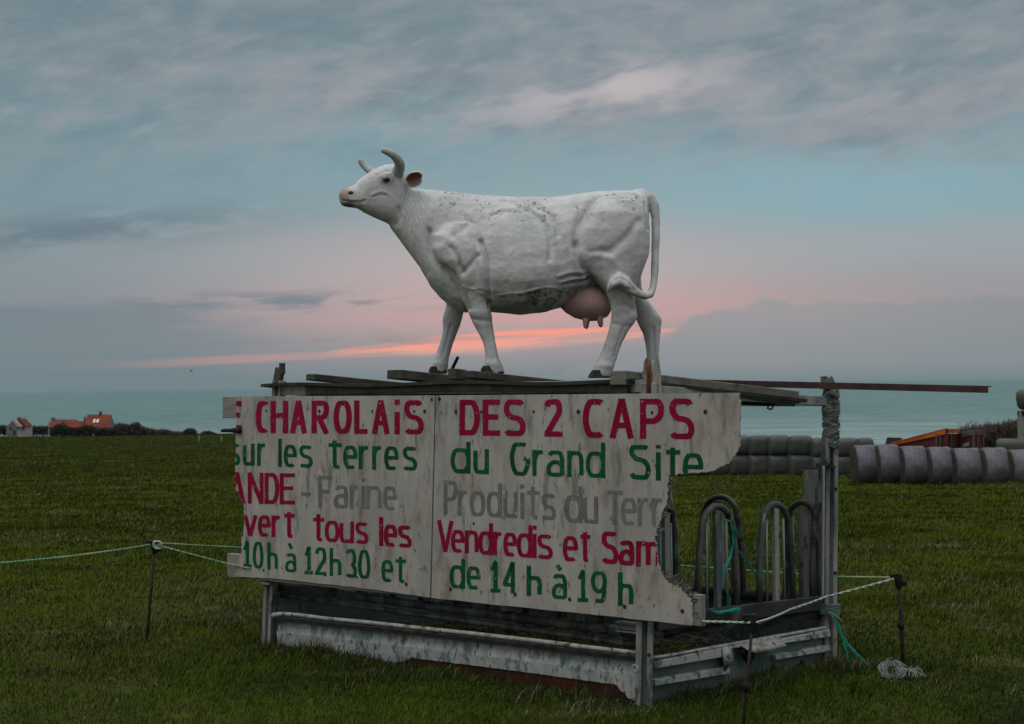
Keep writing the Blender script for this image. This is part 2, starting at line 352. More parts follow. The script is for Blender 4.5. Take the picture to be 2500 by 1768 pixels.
u = np.linspace(-1, 1, 281); gx = np.sinh(u*5.6)/np.sinh(5.6)*800
v = np.concatenate([np.linspace(-40, 7, 14)[:-1], np.linspace(7, 22, 130)[:-1], 22*np.exp(np.linspace(0, math.log(1500/22), 190))]); gy = v
GX, GY = np.meshgrid(gx, gy); GZ = terrain(GX, GY)
me = bpy.data.meshes.new('ground'); nr, nc = GX.shape
verts = np.stack([GX, GY, GZ], -1).reshape(-1, 3)
idx = np.arange(nr*nc).reshape(nr, nc)
quads = np.stack([idx[:-1, :-1], idx[:-1, 1:], idx[1:, 1:], idx[1:, :-1]], -1).reshape(-1, 4)
def mesh_np(me, verts, faces_flat, counts):
    me.vertices.add(len(verts)); me.vertices.foreach_set('co', verts.astype(np.float32).ravel())
    me.loops.add(len(faces_flat)); me.loops.foreach_set('vertex_index', faces_flat.astype(np.int32))
    me.polygons.add(len(counts)); st = np.concatenate([[0], np.cumsum(counts)[:-1]])
    me.polygons.foreach_set('loop_start', st.astype(np.int32)); me.polygons.foreach_set('loop_total', counts.astype(np.int32))
    me.update(calc_edges=True)
mesh_np(me, verts, quads.ravel(), np.full(len(quads), 4)); me.shade_smooth()
gm = bpy.data.materials.new('field_grass'); gm.use_nodes = True; N = NT(gm.node_tree); p = gm.node_tree.nodes['Principled BSDF']
pos = N.new('ShaderNodeNewGeometry').outputs['Position']
def pm(sc):
    n = N.new('ShaderNodeMapping'); N.put(n.inputs['Vector'], pos); n.inputs['Scale'].default_value = sc; return n.outputs[0]
ps = N.new('ShaderNodeSeparateXYZ'); N.put(ps.inputs[0], pos)
big = N.noise(pm((.10, .05, .1)), 1.0, 5, .6); mid = N.noise(pm((.8, .35, .5)), 1.0, 6, .65); fine = N.noise(pm((9, 4, 6)), 1.0, 4, .7)
gcol = N.mix(N.ss(big, .38, .62), C(.020, .027, .006), C(.036, .045, .006))
gcol = N.mix(N.ss(mid, .42, .66), gcol, C(.044, .055, .007))
gcol = N.mix(N.ss(mid, .50, .30), gcol, C(.016, .020, .006))
gcol = N.mix(N.m('MULTIPLY', N.ss(fine, .5, .72), .6), gcol, C(.065, .078, .011))
gcol = N.mix(N.m('MULTIPLY', N.ss(fine, .48, .3), .6), gcol, C(.014, .018, .007))
patch = N.noise(pm((.55, .22, .5)), 1.0, 3, .6)
gcol = N.mix(N.m('MULTIPLY', N.ss(patch, .66, .72), .75), gcol, C(.11, .105, .062))
strk = N.noise(pm((.12, .022, .1)), 1.0, 6, .7)
gcol = N.mix(N.m('MULTIPLY', N.ss(strk, .42, .62), .55), gcol, C(.046, .056, .007))
gcol = N.mix(N.m('MULTIPLY', N.ss(strk, .46, .30), .6), gcol, C(.010, .013, .005))
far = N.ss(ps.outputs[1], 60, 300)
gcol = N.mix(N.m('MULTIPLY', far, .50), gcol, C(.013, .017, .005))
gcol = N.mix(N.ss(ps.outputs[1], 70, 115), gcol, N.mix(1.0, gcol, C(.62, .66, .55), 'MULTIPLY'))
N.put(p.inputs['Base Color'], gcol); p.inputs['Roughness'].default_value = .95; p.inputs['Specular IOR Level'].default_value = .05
bmp = N.new('ShaderNodeBump'); bmp.inputs['Strength'].default_value = .8; bmp.inputs['Distance'].default_value = .06
N.put(bmp.inputs['Height'], N.m('ADD', mid, fine)); gm.node_tree.links.new(bmp.outputs[0], p.inputs['Normal'])
me.materials.append(gm)
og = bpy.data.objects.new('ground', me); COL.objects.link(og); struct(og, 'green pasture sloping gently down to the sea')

# sea: one sheet to the horizon
sm = bpy.data.materials.new('sea_water'); sm.use_nodes = True; N = NT(sm.node_tree); p = sm.node_tree.nodes['Principled BSDF']
pos = N.new('ShaderNodeNewGeometry').outputs['Position']
ps = N.new('ShaderNodeSeparateXYZ'); N.put(ps.inputs[0], pos)
lg = N.m('MULTIPLY', N.m('LOGARITHM', N.m('MAXIMUM', ps.outputs[1], 10.0), 2.718), 42.0)
w1 = N.noise(N.vec(N.m('MULTIPLY', N.m('DIVIDE', ps.outputs[0], N.m('MAXIMUM', ps.outputs[1], 10.0)), 46.0), N.m('MULTIPLY', lg, 1.3), 0.0), 1.0, 4, .6, .4)
w2 = N.noise(pm((.012, .012, .01)), 1.0, 4, .6)
scol = N.mix(N.ss(w1, .38, .58), C(.060, .135, .132), C(.112, .215, .205))
scol = N.mix(N.m('MULTIPLY', N.ss(w2, .35, .65), .35), scol, C(.055, .115, .122))
shore = N.ss(ps.outputs[1], 1900, 820)
w3 = N.noise(pm((.004, .022, .01)), 1.0, 5, .65)
scol = N.mix(N.m('MULTIPLY', N.m('MULTIPLY', shore, N.ss(w3, .40, .62)), .7), scol, C(.33, .37, .37))
scol = N.mix(N.m('MULTIPLY', shore, .35), scol, C(.17, .25, .25))
N.put(p.inputs['Base Color'], scol); p.inputs['Roughness'].default_value = .55; p.inputs['Specular IOR Level'].default_value = .22
b = N.new('ShaderNodeBump'); b.inputs['Strength'].default_value = .6; b.inputs['Distance'].default_value = .5
N.put(b.inputs['Height'], N.noise(pm((.10, .25, .1)), 1.0, 4, .6)); sm.node_tree.links.new(b.outputs[0], p.inputs['Normal'])
me = bpy.data.meshes.new('sea'); me.from_pydata([(-60000, 200, -28), (60000, 200, -28), (60000, 90000, -28), (-60000, 90000, -28)], [], [(0, 1, 2, 3)])
me.materials.append(sm); osea = bpy.data.objects.new('sea', me); COL.objects.link(osea); struct(osea, 'teal sea reaching to the hazy horizon')

# ================================================================== CATTLE FEEDER
A = ground(652, 1576); B = ground(1570, 1720); Cc = ground(2022, 1618); D = A+Cc-B
UP = Vector((0, 0, 1))
uF = (B-A).normalized(); nF = Vector((uF.y, -uF.x, 0)); nF = nF if nF.y < 0 else -nF
uR = (Cc-B).normalized(); nR = Vector((uR.y, -uR.x, 0)); nR = nR if nR.x > 0 else -nR
LF = (B-A).length; LR = (Cc-B).length
def FP(px, py, off=0.0): return on(px, py, A+nF*off, nF)
def RP(px, py, off=0.0): return on(px, py, B+nR*off, nR)
def BP(px, py, off=0.0): return on(px, py, Cc-nF*off, nF)          # back side
def zroof(P):                                                       # the roof falls towards the back
    d = -(P-A).dot(nF); s = (P-A).dot(uF)/LF
    return 1.955-0.010*s-0.083*d
def roofpt(s, d, dz=0.0):                                           # s along the front in metres, d inwards
    P = A+uF*s-nF*d; return Vector((P.x, P.y, zroof(P)+dz))

feeder = thing('cattle_feeder', 'galvanised roofed hay feeder with tubular hoops carrying the white cow statue and sign', 'cattle feeder', (A+Cc)/2)
outB = (nF+nR).normalized(); sideB = UP.cross(outB).normalized()
PROF = [(-.050, .035), (-.016, .035), (-.008, -.012), (.010, -.012), (.018, .035), (.050, .035), (.050, -.045), (-.050, -.045)]
def post(p0, p1, matk, out, k=1.0):
    sd_ = UP.cross(out).normalized()
    mb = MB(); mb.sweep([(a*k, b*k) for a, b in PROF], p0-UP*.12, p1, sd_, out)
    return mb.build('post', M[matk], feeder, bevel=.004)
pB = post(B, FP(1584, 935), 'galv_post', Vector((-.12, -1, 0)).normalized(), 1.0)
# jagged rusty upper end of the near post
mb = MB(); o = FP(1593, 940); s_ = Vector((1, 0, 0)); t_ = Vector((0, -1, 0))
topx = [(-.052, .10), (-.050, .135), (-.040, .155), (-.022, .165), (-.010, .14), (-.004, .10), (.004, .06), (.012, .12), (.024, .175), (.036, .19), (.042, .15), (.050, .08), (.052, .04)]
poly = [o+s_*-.052-UP*.09]+[o+s_*.052-UP*.09]+[o+s_*x+UP*z for x, z in reversed(topx)]
mb.prism([q-t_*.0 for q in poly], t_, .02)
mb.box(o+s_*-.044-t_*.04+UP*.0, s_*.008, t_*.035, UP*.09); mb.box(o+s_*.044-t_*.04+UP*.0, s_*.008, t_*.035, UP*.09)
ob = mb.build('post_top', M['rusty_post'], feeder); ob['label'] = 'rust stained jagged upper end of the near corner post'
pA = post(A, FP(681, 930), 'galv_post', Vector((-.6, -1, 0)).normalized(), .82)
mb = MB(); a0 = FP(677, 940, -.01); a1 = FP(684, 900, -.01)
mb.beam(a0, a1, uF, .075, .035)
mb.box(a1+uF*.025, uF*.012, nF*.02, UP*.04); ob = mb.build('post_top', M['plank_dark'], feeder); ob['label'] = 'dark end of the far left post above the roof'
pC = post(Cc, RP(2026, 1070), 'galv_post', Vector((.35, -1, 0)).normalized(), .95)
post(D, D+UP*1.80, 'galv_post', -nF, .9)
# wrapped and torn upper part of the right post
mb = MB(); c0 = RP(2028, 1092); c1 = RP(2029, 945); n_ = 16; rings = []
for i in range(n_+1):
    t = i/n_; c = c0.lerp(c1, t); r0 = .056+.003*math.sin(i*2.3)+(.008 if i in (10, 14) else 0)
    rings.append([c+Vector((math.cos(k*math.pi/7), math.sin(k*math.pi/7), 0))*(r0*(1+.07*math.sin(2*k*.45+i*.8)))+UP*(.012*math.sin(k*.9)) for k in range(14)])
mb.rings(rings)
for (px0, py0, px1, py1, px2, py2) in [(2012, 1000, 2022, 990, 2020, 1008), (2012, 968, 2024, 955, 2026, 972), (2046, 985, 2040, 975, 2040, 1010)]:
    q = [RP(px0, py0, .05), RP(px1, py1, .07), RP(px2, py2, .06)]; mb.prism(q, nR, .006)
tp = [(2018, 950), (2019, 930), (2018, 919), (2023, 925), (2027, 922), (2031, 917), (2035, 925), (2038, 932), (2040, 950)]
mb.prism([RP(x, y, .03) for x, y in tp], nR, .05)
ob = mb.build('wrap', M['wrap'], feeder, smooth=False)
mb2 = MB(); hc0 = RP(2029, 1088); hc1 = RP(2029, 985)
mb2.tube([hc0.lerp(hc1, k/150)+Vector((math.cos(k*.42), math.sin(k*.42), 0))*(.059+.003*math.sin(k*1.7))+UP*(.03*math.sin(k*.42+k*.05)+.012*math.sin(k*.11)) for k in range(151)], .003, 5)
mb2.build('wrap_twine', M['wrap'], ob); ob['label'] = 'torn grey wrapping tied round the top of the right post'
# roof frame
def fr(p0, p1, h=.07, w=.05, mk='galv'):
    mb = MB(); mb.beam(p0, p1, Vector((p1-p0)).cross(UP), w, h); return mb.build('roof_beam', M[mk], feeder, bevel=.004)
fr(FP(688, 953, -.02), FP(1582, 943, -.02), .075)
fr(RP(1597, 955, -.02), RP(2014, 980, -.02), .065)
Bt = RP(2014, 980, -.02); At = FP(688, 953, -.02)
fr(Bt+uF*.0, D+UP*1.77, .065); fr(At, D+UP*1.80, .065)
for s_ in (.9, 1.8, 2.75):
    fr(roofpt(s_, .06, -.055), roofpt(s_, LR-.05, -.055), .05, .06, 'darksteel')

# feed barriers: bottom rail and hoops on every side
PB = 1.70
def rail(p0, p1, r=.03, mk='hoop', name='barrier_rail'):
    mb = MB(); mb.tube([p0, p1], r, 10); return mb.build(name, M[mk], feeder, smooth=True)
mb = MB(); mb.beam(RP(1600, 1521, -.03), RP(2016, 1470, -.03), nR, .05, .095); mb.build('barrier_rail', M['darksteel'], feeder, bevel=.006)
zf0, zf1 = .40, .40
rail(A-nF*.10+uF*.06+UP*.44, B-nF*.10-uF*.06+UP*.40, .035)
rail(A-nF*.10+uF*.06+UP*.37, B-nF*.10-uF*.06+UP*.33, .022)
rail(D+nF*.03+uF*.05+UP*.42, Cc+nF*.03-uF*.05+UP*.42, .035, 'darksteel'); rail(A+UP*.42-nF*.05, D+UP*.42+nF*.05, .03)
def hoop(fl, fr_, base_z, top_z, right, bars=(), label=None, rt=.0215):
    """inverted U from foot fl to foot fr_, its middle bar and thin rods"""
    fl, fr_ = Vector(fl), Vector(fr_); w = (fr_-fl).length; c = (fl+fr_)/2; ux = (fr_-fl).normalized()
    ht = top_z-base_z; r = w*.40; pts = [fl]
    top = c+UP*0; 
    P = lambda x, z: c+ux*x+UP*z
    pts = [P(-w/2, 0), P(-w/2*.96, ht*.35), P(-w/2*.88, ht*.62)]
    for k in range(13):
        th = math.pi-k*math.pi/12; pts.append(P(r*.98*math.cos(th), ht-r+r*math.sin(th)))
    pts += [P(w/2*.88, ht*.62), P(w/2*.96, ht*.35), P(w/2, 0)]
    mb = MB(); mb.tube(pts, rt, 12); h = mb.build('feed_hoop', M['hoop'], feeder, smooth=True)
    mb = MB(); mb.beam(c+UP*.0, P(0, ht-.03), ux, .052, .03); mb.build('centre_bar', M['galv_post'], h, bevel=.004)
    for x in (-w*.26, w*.24):
        mb = MB(); mb.tube([P(x*1.05, -.06), P(x, ht-.10)], .0075, 6); mb.build('rod', M['rod'], h, smooth=True)
    return h
# right side, feet measured in the picture
z0 = .42
for (xl, yl, xr, yr, xt, yt) in [(1704, 1500, 1800, 1487, 1742, 1236), (1854, 1482, 1936, 1470, 1889, 1231), (1984, 1466, 2040, 1460, 2004, 1233)]:
    l = RP(xl, yl, -.05); r_ = RP(xr, yr, -.05); t = RP(xt, yt, -.05)
    hoop(l, r_, (l.z+r_.z)/2, t.z, True)
l = RP(1602, 1512, -.05); r_ = RP(1654, 1500, -.05); t = RP(1622, 1240, -.05); hoop(l, r_, (l.z+r_.z)/2, t.z, True)
# back side
for (xl, xr, yt) in [(1705, 1816, 1213), (1918, 2004, 1226), (1550, 1657, 1245)]:
    l = BP(xl, 1462, -.04); r_ = BP(xr, 1458, -.04); t = BP((xl+xr)/2, yt, -.04); hoop(l, r_, (l.z+r_.z)/2, t.z, True)
for k in range(5):
    s0 = .30+k*.66; l = A+uF*s0-nF*.1+UP*.42; hoop(l, l+uF*.36, .42, 1.33, True)
    if k < 3: l = D+uF*(.25+k*.6)+nF*.04+UP*.42; hoop(l, l+uF*.36, .42, 1.33, True)
for k in range(3): l = A-nF*(.3+k*.58)+UP*.42+uF*.05; hoop(l, l-nF*.33, .42, 1.33, True)
# slide posts near the right corner
def vbar(px, pyb, pyt, w, d, off, mk='galv_post', nm='slide_post'):
    p0 = RP(px, pyb, off); p1 = RP(px+2, pyt, off); mb = MB(); mb.beam(p0, p1, Vector((1, 0, 0)), w, d); return mb.build(nm, M[mk], feeder, bevel=.004)
vbar(1972, 1466, 1143, .062, .05, -.14); vbar(1990, 1466, 1143, .020, .05, -.16)
vbar(2001, 1462, 1142, .028, .03, -.06); vbar(2008, 1462, 1138, .016, .05, .035, 'galv')
mb = MB()
for (x0, y0, w, h) in [(2010, 1134, 34, 7), (2012, 1128, 10, 8), (2030, 1129, 14, 9), (2016, 1140, 44, 6), (1983, 1143, 40, 5)]:
    c = RP(x0, y0, .0); k = c.y/FPX; mb.box(c, Vector((1, 0, 0))*w*k/2, Vector((0, .03, 0)), UP*h*k/2)
mb.build('clamp', M['darksteel'], feeder)

# front trough: rolled lip and zinc panel with its rusted foot
def zz(i): return .012*math.sin(i*.7)+.006*math.sin(i*2.1+1)
mb = MB(); lipp = []
pxs = [(668, 1503), (690, 1499), (730, 1502), (800, 1511), (900, 1520), (1000, 1531), (1150, 1547), (1300, 1564), (1420, 1579), (1553, 1594)]
lipp = [FP(x, y, .035) for x, y in pxs]
mb.tube(lipp, [.022]+[.015]*8+[.013], 10); mb.build('trough_lip', M['lip'], feeder, smooth=True)
top = [FP(x, y+8, .03) for x, y in pxs]; grid = []; n_ = 150
def samp(pts, t):
    f = t*(len(pts)-1); i = min(int(f), len(pts)-2); return pts[i].lerp(pts[i+1], f-i)
def rustz(i):
    t = i/n_; k = float(smooth01((t-.50)/.08)*(1-smooth01((t-.93)/.06)))
    return .015+(.095+.022*math.sin(i*.20)+.010*math.sin(i*1.1))*k+.006*math.sin(i*2.7)+random.uniform(-.010, .012)*(.3+k)
rows = []
for j, (dz, do) in enumerate([(0, 0), (.02, -.03), (.05, -.045), (.12, -.030), (.19, -.035)]):
    row = []
    for i in range(n_+1):
        t = samp(top, i/n_); P = t+nF*(do+.004*math.sin(i*1.3+j)); P = Vector((P.x, P.y, t.z-dz)); row.append(P)
    rows.append(row)
mb = MB(); mb.sheet([[p+nF*.012 for p in rows[0]], [Vector((p.x, p.y, p.z-.030))+nF*.002 for p in rows[0]]]); ob = mb.build('lip_shade_strip', M['darksteel'], feeder, solid=.004)  # dark strip added as the shade below the rolled lip
low = []
for i in range(n_+1):
    q = rows[-1][i]; low.append(Vector((q.x, q.y, rustz(i)))-nF*.006)
rows.append(low); mb = MB(); mb.sheet(rows); mb.build('trough_panel', M['trough'], feeder, smooth=False, solid=.004)
mb = MB(); mb.sheet([[p+nF*.001 for p in low], [Vector((p.x, p.y, -.06))-nF*.03 for p in low]]); ob = mb.build('trough_foot', M['rust'], feeder, solid=.004); ob['label'] = 'rusted and crumbling foot of the trough panel'
# bolt plate near corner
mb = MB(); mb.lathe(FP(1553, 1632, .045), nF, [(-.01, .028), (.01, .028), (.012, .018), (.002, .014)], 14); mb.build('bolt', M['galv'], feeder)
for z in (.30, .62, 1.20, 1.62):
    for P0, o_ in ((B, Vector((-.12, -1, 0)).normalized()), (Cc, Vector((.35, -1, 0)).normalized())):
        q0 = P0.lerp(FP(1584, 935) if P0 is B else RP(2026, 1070), z/1.9 if P0 is B else z/1.55); mb = MB(); mb.lathe(q0+o_*.033+UP.cross(o_)*.030, o_, [(-.005, .012), (.008, .012), (.009, .006)], 6); mb.build('bolt', M['screw'], feeder)
# left side sheet
mb = MB(); q0, q1 = A-nF*.03+UP*.40, D+nF*.03+UP*.40
mb.beam(q0+nF*.0, q1, UP, .30, .012); mb.build('side_sheet', M['tealsheet'], feeder)
mb = MB(); mb.tube([q0+UP*.15, q0.lerp(q1, .27)+UP*.15], .013, 8); mb.build('trough_lip', M['rod'], feeder, smooth=True)
mb = MB(); mb.beam(A-nF*.02+uF*.12+UP*.13, D+uF*.12+UP*.13, UP, .34, .012); mb.build('side_sheet', M['tealsheet'], feeder)
mb = MB(); mb.beam(D+uF*.03+UP*.18, Cc-uF*.03+UP*.18, UP, .44, .012); mb.build('side_sheet', M['tealsheet'], feeder)
# clamps at left post
mb = MB()
for z in (.47, .50, .53): mb.box(A+uF*.06+nF*.03+UP*z, uF*.05, nF*.03, UP*.008)
for z in (.42, .44, .47): mb.box(B-uF*.10-nF*.03+UP*z, uF*.12, nF*.03, UP*.006)
mb.build('clamp', M['galv_post'], feeder)
# right end sheet: two pale ribs (broken in the middle), sunk web between
def rib(px0, y0a, y0b, px1, y1a, y1b, th=.035, off=.0, name='end_rib', mk='endsheet'):
    a0, b0, a1, b1 = RP(px0, y0a, off), RP(px0, y0b, off), RP(px1, y1a, off), RP(px1, y1b, off)
    mb = MB(); prof = lambda a, b: [a-nR*.01, a+nR*th*.8+(b-a)*.12, b+nR*th-(b-a)*.12, b-nR*.01]
    mb.rings([prof(a0, b0), prof(a1, b1)]); return mb.build(name, M[mk], feeder, bevel=.004)
web = []
for x, ya, yb in [(1588, 1602, 1745), (1760, 1577, 1712), (1770, 1575, 1710), (2018, 1530, 1650)]: web.append([RP(x, ya, -.02), RP(x, (ya+yb)/2, -.02), RP(x, yb, -.02)])
mb = MB(); mb.sheet(web); ob = mb.build('end_sheet', M['tealsheet'], feeder, solid=.006)
rib(1589, 1613, 1634, 1762, 1577, 1605); rib(1590, 1657, 1676, 1772, 1624, 1646)
rib(1898, 1558, 1572, 2018, 1533, 1556); rib(1885, 1598, 1612, 2018, 1572, 1590)
rib(1589, 1604, 1610, 2018, 1528, 1534, .02)
rib(1760, 1580, 1588, 1895, 1552, 1560, .03)
# hanging bent plate and broken rib end
mb = MB(); mb.sheet([[RP(1806, 1575, .02), RP(1860, 1566, .02), RP(1905, 1556, .02)], [RP(1826, 1588, .10), RP(1868, 1580, .11), RP(1912, 1570, .10)], [RP(1842, 1594, .12), RP(1880, 1588, .12), RP(1922, 1577, .11)]])
ob = mb.build('bent_plate', M['lip'], feeder, smooth=True, solid=.005)
mb = MB(); mb.sheet([[RP(1762, 1580, .03), RP(1775, 1578, .05), RP(1790, 1584, .0)], [RP(1766, 1612, .05), RP(1780, 1612, .07), RP(1790, 1612, .01)], [RP(1768, 1640, .03), RP(1780, 1626, .04), RP(1786, 1622, .0)]])
ob = mb.build('bent_plate', M['endsheet'], feeder, smooth=True, solid=.006); ob['label'] = 'curled end of the broken rib'
mb = MB(); mb.tube([RP(1830, 1618, .05), RP(1812, 1590, .05)], .02, 8); mb.lathe(RP(1826, 1600, .05), nR, [(-.03, .03), (.03, .035)], 12); mb.build('latch', M['blackplastic'], feeder)
# crumpled sheet under the rail on the right side
rows = []
for j, (ya, yb) in enumerate([(1538, 1478), (1546, 1490), (1555, 1508), (1560, 1524)]):
    rows.append([RP(1620+i*(2012-1620)/14, ya+(yb-ya)*i/14+5*math.sin(i*1.3+j), -.05+.03*math.sin(i*.9+j*1.7)) for i in range(15)])
mb = MB(); mb.sheet(rows[:3]); mb.build('crumpled_sheet', M['darksteel'], feeder, smooth=True, solid=.004)

# ------------------------------------------------------------------ roof boards
mb = MB(); rows = []
for j in range(9):
    row = []
    for i in range(25):
        s = .035+i/24*(LF-.06); d = -.06+j/8*(LR-.28)
        sag = .018*math.sin(i*.55)-.012*abs(math.sin(i*.26+.8))
        row.append(roofpt(s, d, -.022+sag*.6))
    rows.append(row)
mb.sheet(rows); deck = mb.build('roof_deck', M['deck'], None, solid=.022)
tag(deck, 'dark sagging board sheet forming the flat roof under the cow', 'roof deck')
mb = MB(); n_ = 24; prof = []
for i in range(n_+1):
    t = i/n_; px = 745+t*(1530-745); yb = 962-3*math.sin(t*3.14)+ (2 if t < .2 else -4*math.sin((t-.2)*3.9)); prof.append((px, yb))
fpoly = [FP(px, 936, .045) for px, _ in prof]+[FP(px, yb, .045) for px, yb in reversed(prof)]
mb.prism(fpoly, nF, .03); fas = mb.build('fascia_board', M['deck'], None, bevel=.003); tag(fas, 'long dark bowed fascia board along the front edge of the roof', 'board')

def plank(px_a, px_b, y_top, y_bot, back, label, mk='plank', off=.06, dz=0.0, group='planks laid across the roof', name='plank'):
    """a board laid from the front edge towards the back; its end face seen between px_a and px_b"""
    p = FP((px_a+px_b)/2, y_bot, off); k = p.y/FPX; w = (px_b-px_a)*k/abs(uF.x); h = (y_bot-y_top)*k
    q = p-nF*back; zq = p.z+(zroof(q)-zroof(p)); q = Vector((q.x, q.y, zq+dz))
    mb = MB(); mb.beam(p+UP*h/2, q+UP*h/2, uF, w, h)
    o = mb.build(name, M[mk], None, bevel=.006); return tag(o, label, 'plank', group)
plank(745, 770, 913, 929, 1.2, 'thin dark plank lying nearest the left end of the roof', 'plank_dark')
plank(943, 981, 903, 925, 1.5, 'dark plank under the far front hoof of the cow', 'plank_dark')
plank(1129, 1155, 905, 923, 1.5, 'dark plank under the near front hoof of the cow', 'plank_dark')
plank(1490, 1528, 905, 940, PB, 'thick pale grey plank running to the right behind the rusty post top', 'plank', dz=.0)
o = plank(1092, 1113, 900, 926, .10, 'short dark wood block holding a leaning rod between the front hooves', 'plank_dark', group=None, name='wood_block'); o['category'] = 'block'
mb = MB(); mb.tube([FP(1102, 905, .02), FP(1118, 872, .02)], .011, 8); o = mb.build('rod', M['blackplastic']); tag(o, 'short dark rod leaning up out of the wood block', 'rod')
mb = MB(); mb.prism([roofpt(s, d, -.03) for s, d in [(2.9, LR-.5), (3.35, LR-.5), (3.5, LR-.20), (3.3, LR-.22)]], UP, .02)
o = mb.build('board_scrap', M['deck']); tag(o, 'dark board scrap under the far end of the thick plank', 'board')
# long brown angle iron sticking out to the right
pr = at(2416, 951, 11.35); pl_ = pr-uF*2.75; pl_ = Vector((pl_.x, pl_.y, at(1690, 931, pl_.y).z))
mb = MB(); dd_ = (pr-pl_).normalized(); sdv = dd_.cross(UP).normalized()
mb.sweep([(-.022, .022), (.022, .022), (.022, .016), (-.015, .016), (-.015, -.022), (-.022, -.022)], pl_, pr, -sdv if (-sdv).y > 0 else sdv, UP)
o = mb.build('angle_iron', M['railrust']); tag(o, 'long brown angle iron jutting out past the right post', 'angle iron')
# hook below the right beam
mb = MB(); mb.tube([RP(1876, 991, .02), RP(1874, 997, .02), RP(1880, 1000, .02), RP(1886, 997, .02), RP(1887, 992, .02)], .006, 6); mb.build('hook', M['blackplastic'], feeder, smooth=True)

# ================================================================== SIGN BOARDS
OFF = .085
def rough(pts, amp, n=5, seed=1):
    r = random.Random(seed); out = []
    for (a, b), (c, d) in zip(pts[:-1], pts[1:]):
        for k in range(n):
            t = k/n; j = 0 if k == 0 else amp
            out.append((a+(c-a)*t+r.uniform(-j, j), b+(d-b)*t+r.uniform(-j, j)))
    out.append(pts[-1]); return out
LEFT_TORN = [(577, 1408), (572, 1404), (574, 1388), (575, 1374), (584, 1362), (590, 1350), (589, 1334), (589, 1318), (594, 1306), (596, 1280), (596, 1255), (595, 1236), (590, 1218), (580, 1203), (574, 1192), (574, 1160), (575, 1110), (576, 1060), (578, 1024), (577, 968)]
left_px = [(577, 968), (1061.5, 965.5), (1049.5, 1459)]+rough([(1049.5, 1459), (900, 1438), (740, 1420), (660, 1412), (577, 1408)], .8, 8, 3)[1:-1]+rough(LEFT_TORN, 1.3, 3, 4)[:-1]
RT1 = [(1805, 959), (1806, 1000), (1805, 1050), (1806, 1090), (1800, 1102), (1789, 1118), (1781, 1130), (1768, 1135), (1752, 1143), (1740, 1151), (1722, 1153), (1700, 1154), (1672, 1158), (1645, 1158), (1631, 1161), (1630, 1190), (1630, 1215), (1627, 1232), (1619, 1245), (1614, 1262), (1609, 1280), (1602, 1300), (1599, 1316), (1602, 1340), (1604, 1360), (1606, 1380), (1612, 1398), (1624, 1416), (1640, 1428), (1655, 1430), (1664, 1440), (1676, 1453), (1686, 1462), (1690, 1474), (1690, 1527)]
right_px = [(1065, 965.5)]+rough(RT1, 2.2, 5, 9)+rough([(1690, 1527), (1560, 1513), (1400, 1495), (1200, 1476), (1053, 1459.5)], .8, 8, 5)[1:]
signs = []
for nm, px, lab in (('sign_board', left_px, 'left sign board reading CHAROLAiS, its left edge broken off'), ('sign_board', right_px, 'right sign board reading DES 2 CAPS with a large piece torn out')):
    mb = MB(); poly = [FP(x, y, OFF) for x, y in px]; mb.prism(poly, nF, .011)
    o = mb.build(nm, M['board']); tag(o, lab, 'sign board', 'hand painted sign boards on the feeder'); signs.append((o, px))
# fibres along the torn edges
def fibres(pxlist, parent, seed):
    r = random.Random(seed); mb = MB()
    for (x, y, ddx, ddy) in pxlist:
        for k in range(16):
            p = FP(x+r.uniform(-6, 6), y+r.uniform(-6, 6), OFF-.006); q = p+uF*r.uniform(-.01, .05)*ddx+UP*r.uniform(-.01, .045)*ddy+nF*r.uniform(-.03, .01)
            mb.tube([p, (p+q)/2+UP*r.uniform(-.01, .01), q], [.004, .003, .001], 4)
    mb.build('torn_fibre', M['boardedge'], parent)
fibres([(1632, 1170, 1, -.5), (1634, 1190, .4, -1), (1633, 1210, .5, -1), (1630, 1232, .6, -.6), (1618, 1258, 1, 0), (1607, 1290, 1, .3), (1602, 1310, .6, .5), (1622, 1408, 1, 1), (1635, 1418, 1, 1), (1648, 1424, 1, 1), (1660, 1432, 1.2, .8), (1672, 1444, 1.2, .8), (1682, 1454, 1.2, .7), (1690, 1466, .8, .5)], signs[1][0], 3)
mb = MB(); mb.prism([FP(x, y, OFF-.0125) for x, y in rough([(1628, 1160), (1644, 1160), (1640, 1185), (1637, 1215), (1628, 1240), (1616, 1262)], 1.0, 3, 2)+[(1608, 1275), (1606, 1240), (1612, 1200), (1618, 1165)]], nF, .008); mb.build('torn_fibre', M['boardedge'], signs[1][0])
mb = MB(); mb.prism([FP(x, y, OFF-.0125) for x, y in rough([(1640, 1420), (1660, 1424), (1680, 1438), (1692, 1458), (1700, 1470)], 2.0, 4, 8)+[(1688, 1475), (1660, 1450), (1640, 1435)]], nF, .008); mb.build('torn_fibre', M['boardedge'], signs[1][0])
# battens
def batten(x0, y0a, y0b, x1, y1a, y1b, lab, end=0):
    mb = MB(); a = [FP(x0, y0a, OFF-.013), FP(x0, y0b, OFF-.013)]; b = [FP(x1, y1a, OFF-.013), FP(x1, y1b, OFF-.013)]
    sq = lambda t, l: [t, l, l-nF*.045, t-nF*.045]
    mb.rings([sq(*a), sq(*b)]); o = mb.build('batten', M['batten'], None, bevel=.004); tag(o, lab, 'batten', 'timber battens behind the sign')
batten(543, 969, 1021, 1790, 972, 1030, 'grey timber batten behind the top of the sign, its stub showing at the upper left')
batten(554, 1351, 1408, 1711, 1453, 1530, 'grey timber batten behind the foot of the sign, showing at both lower corners')
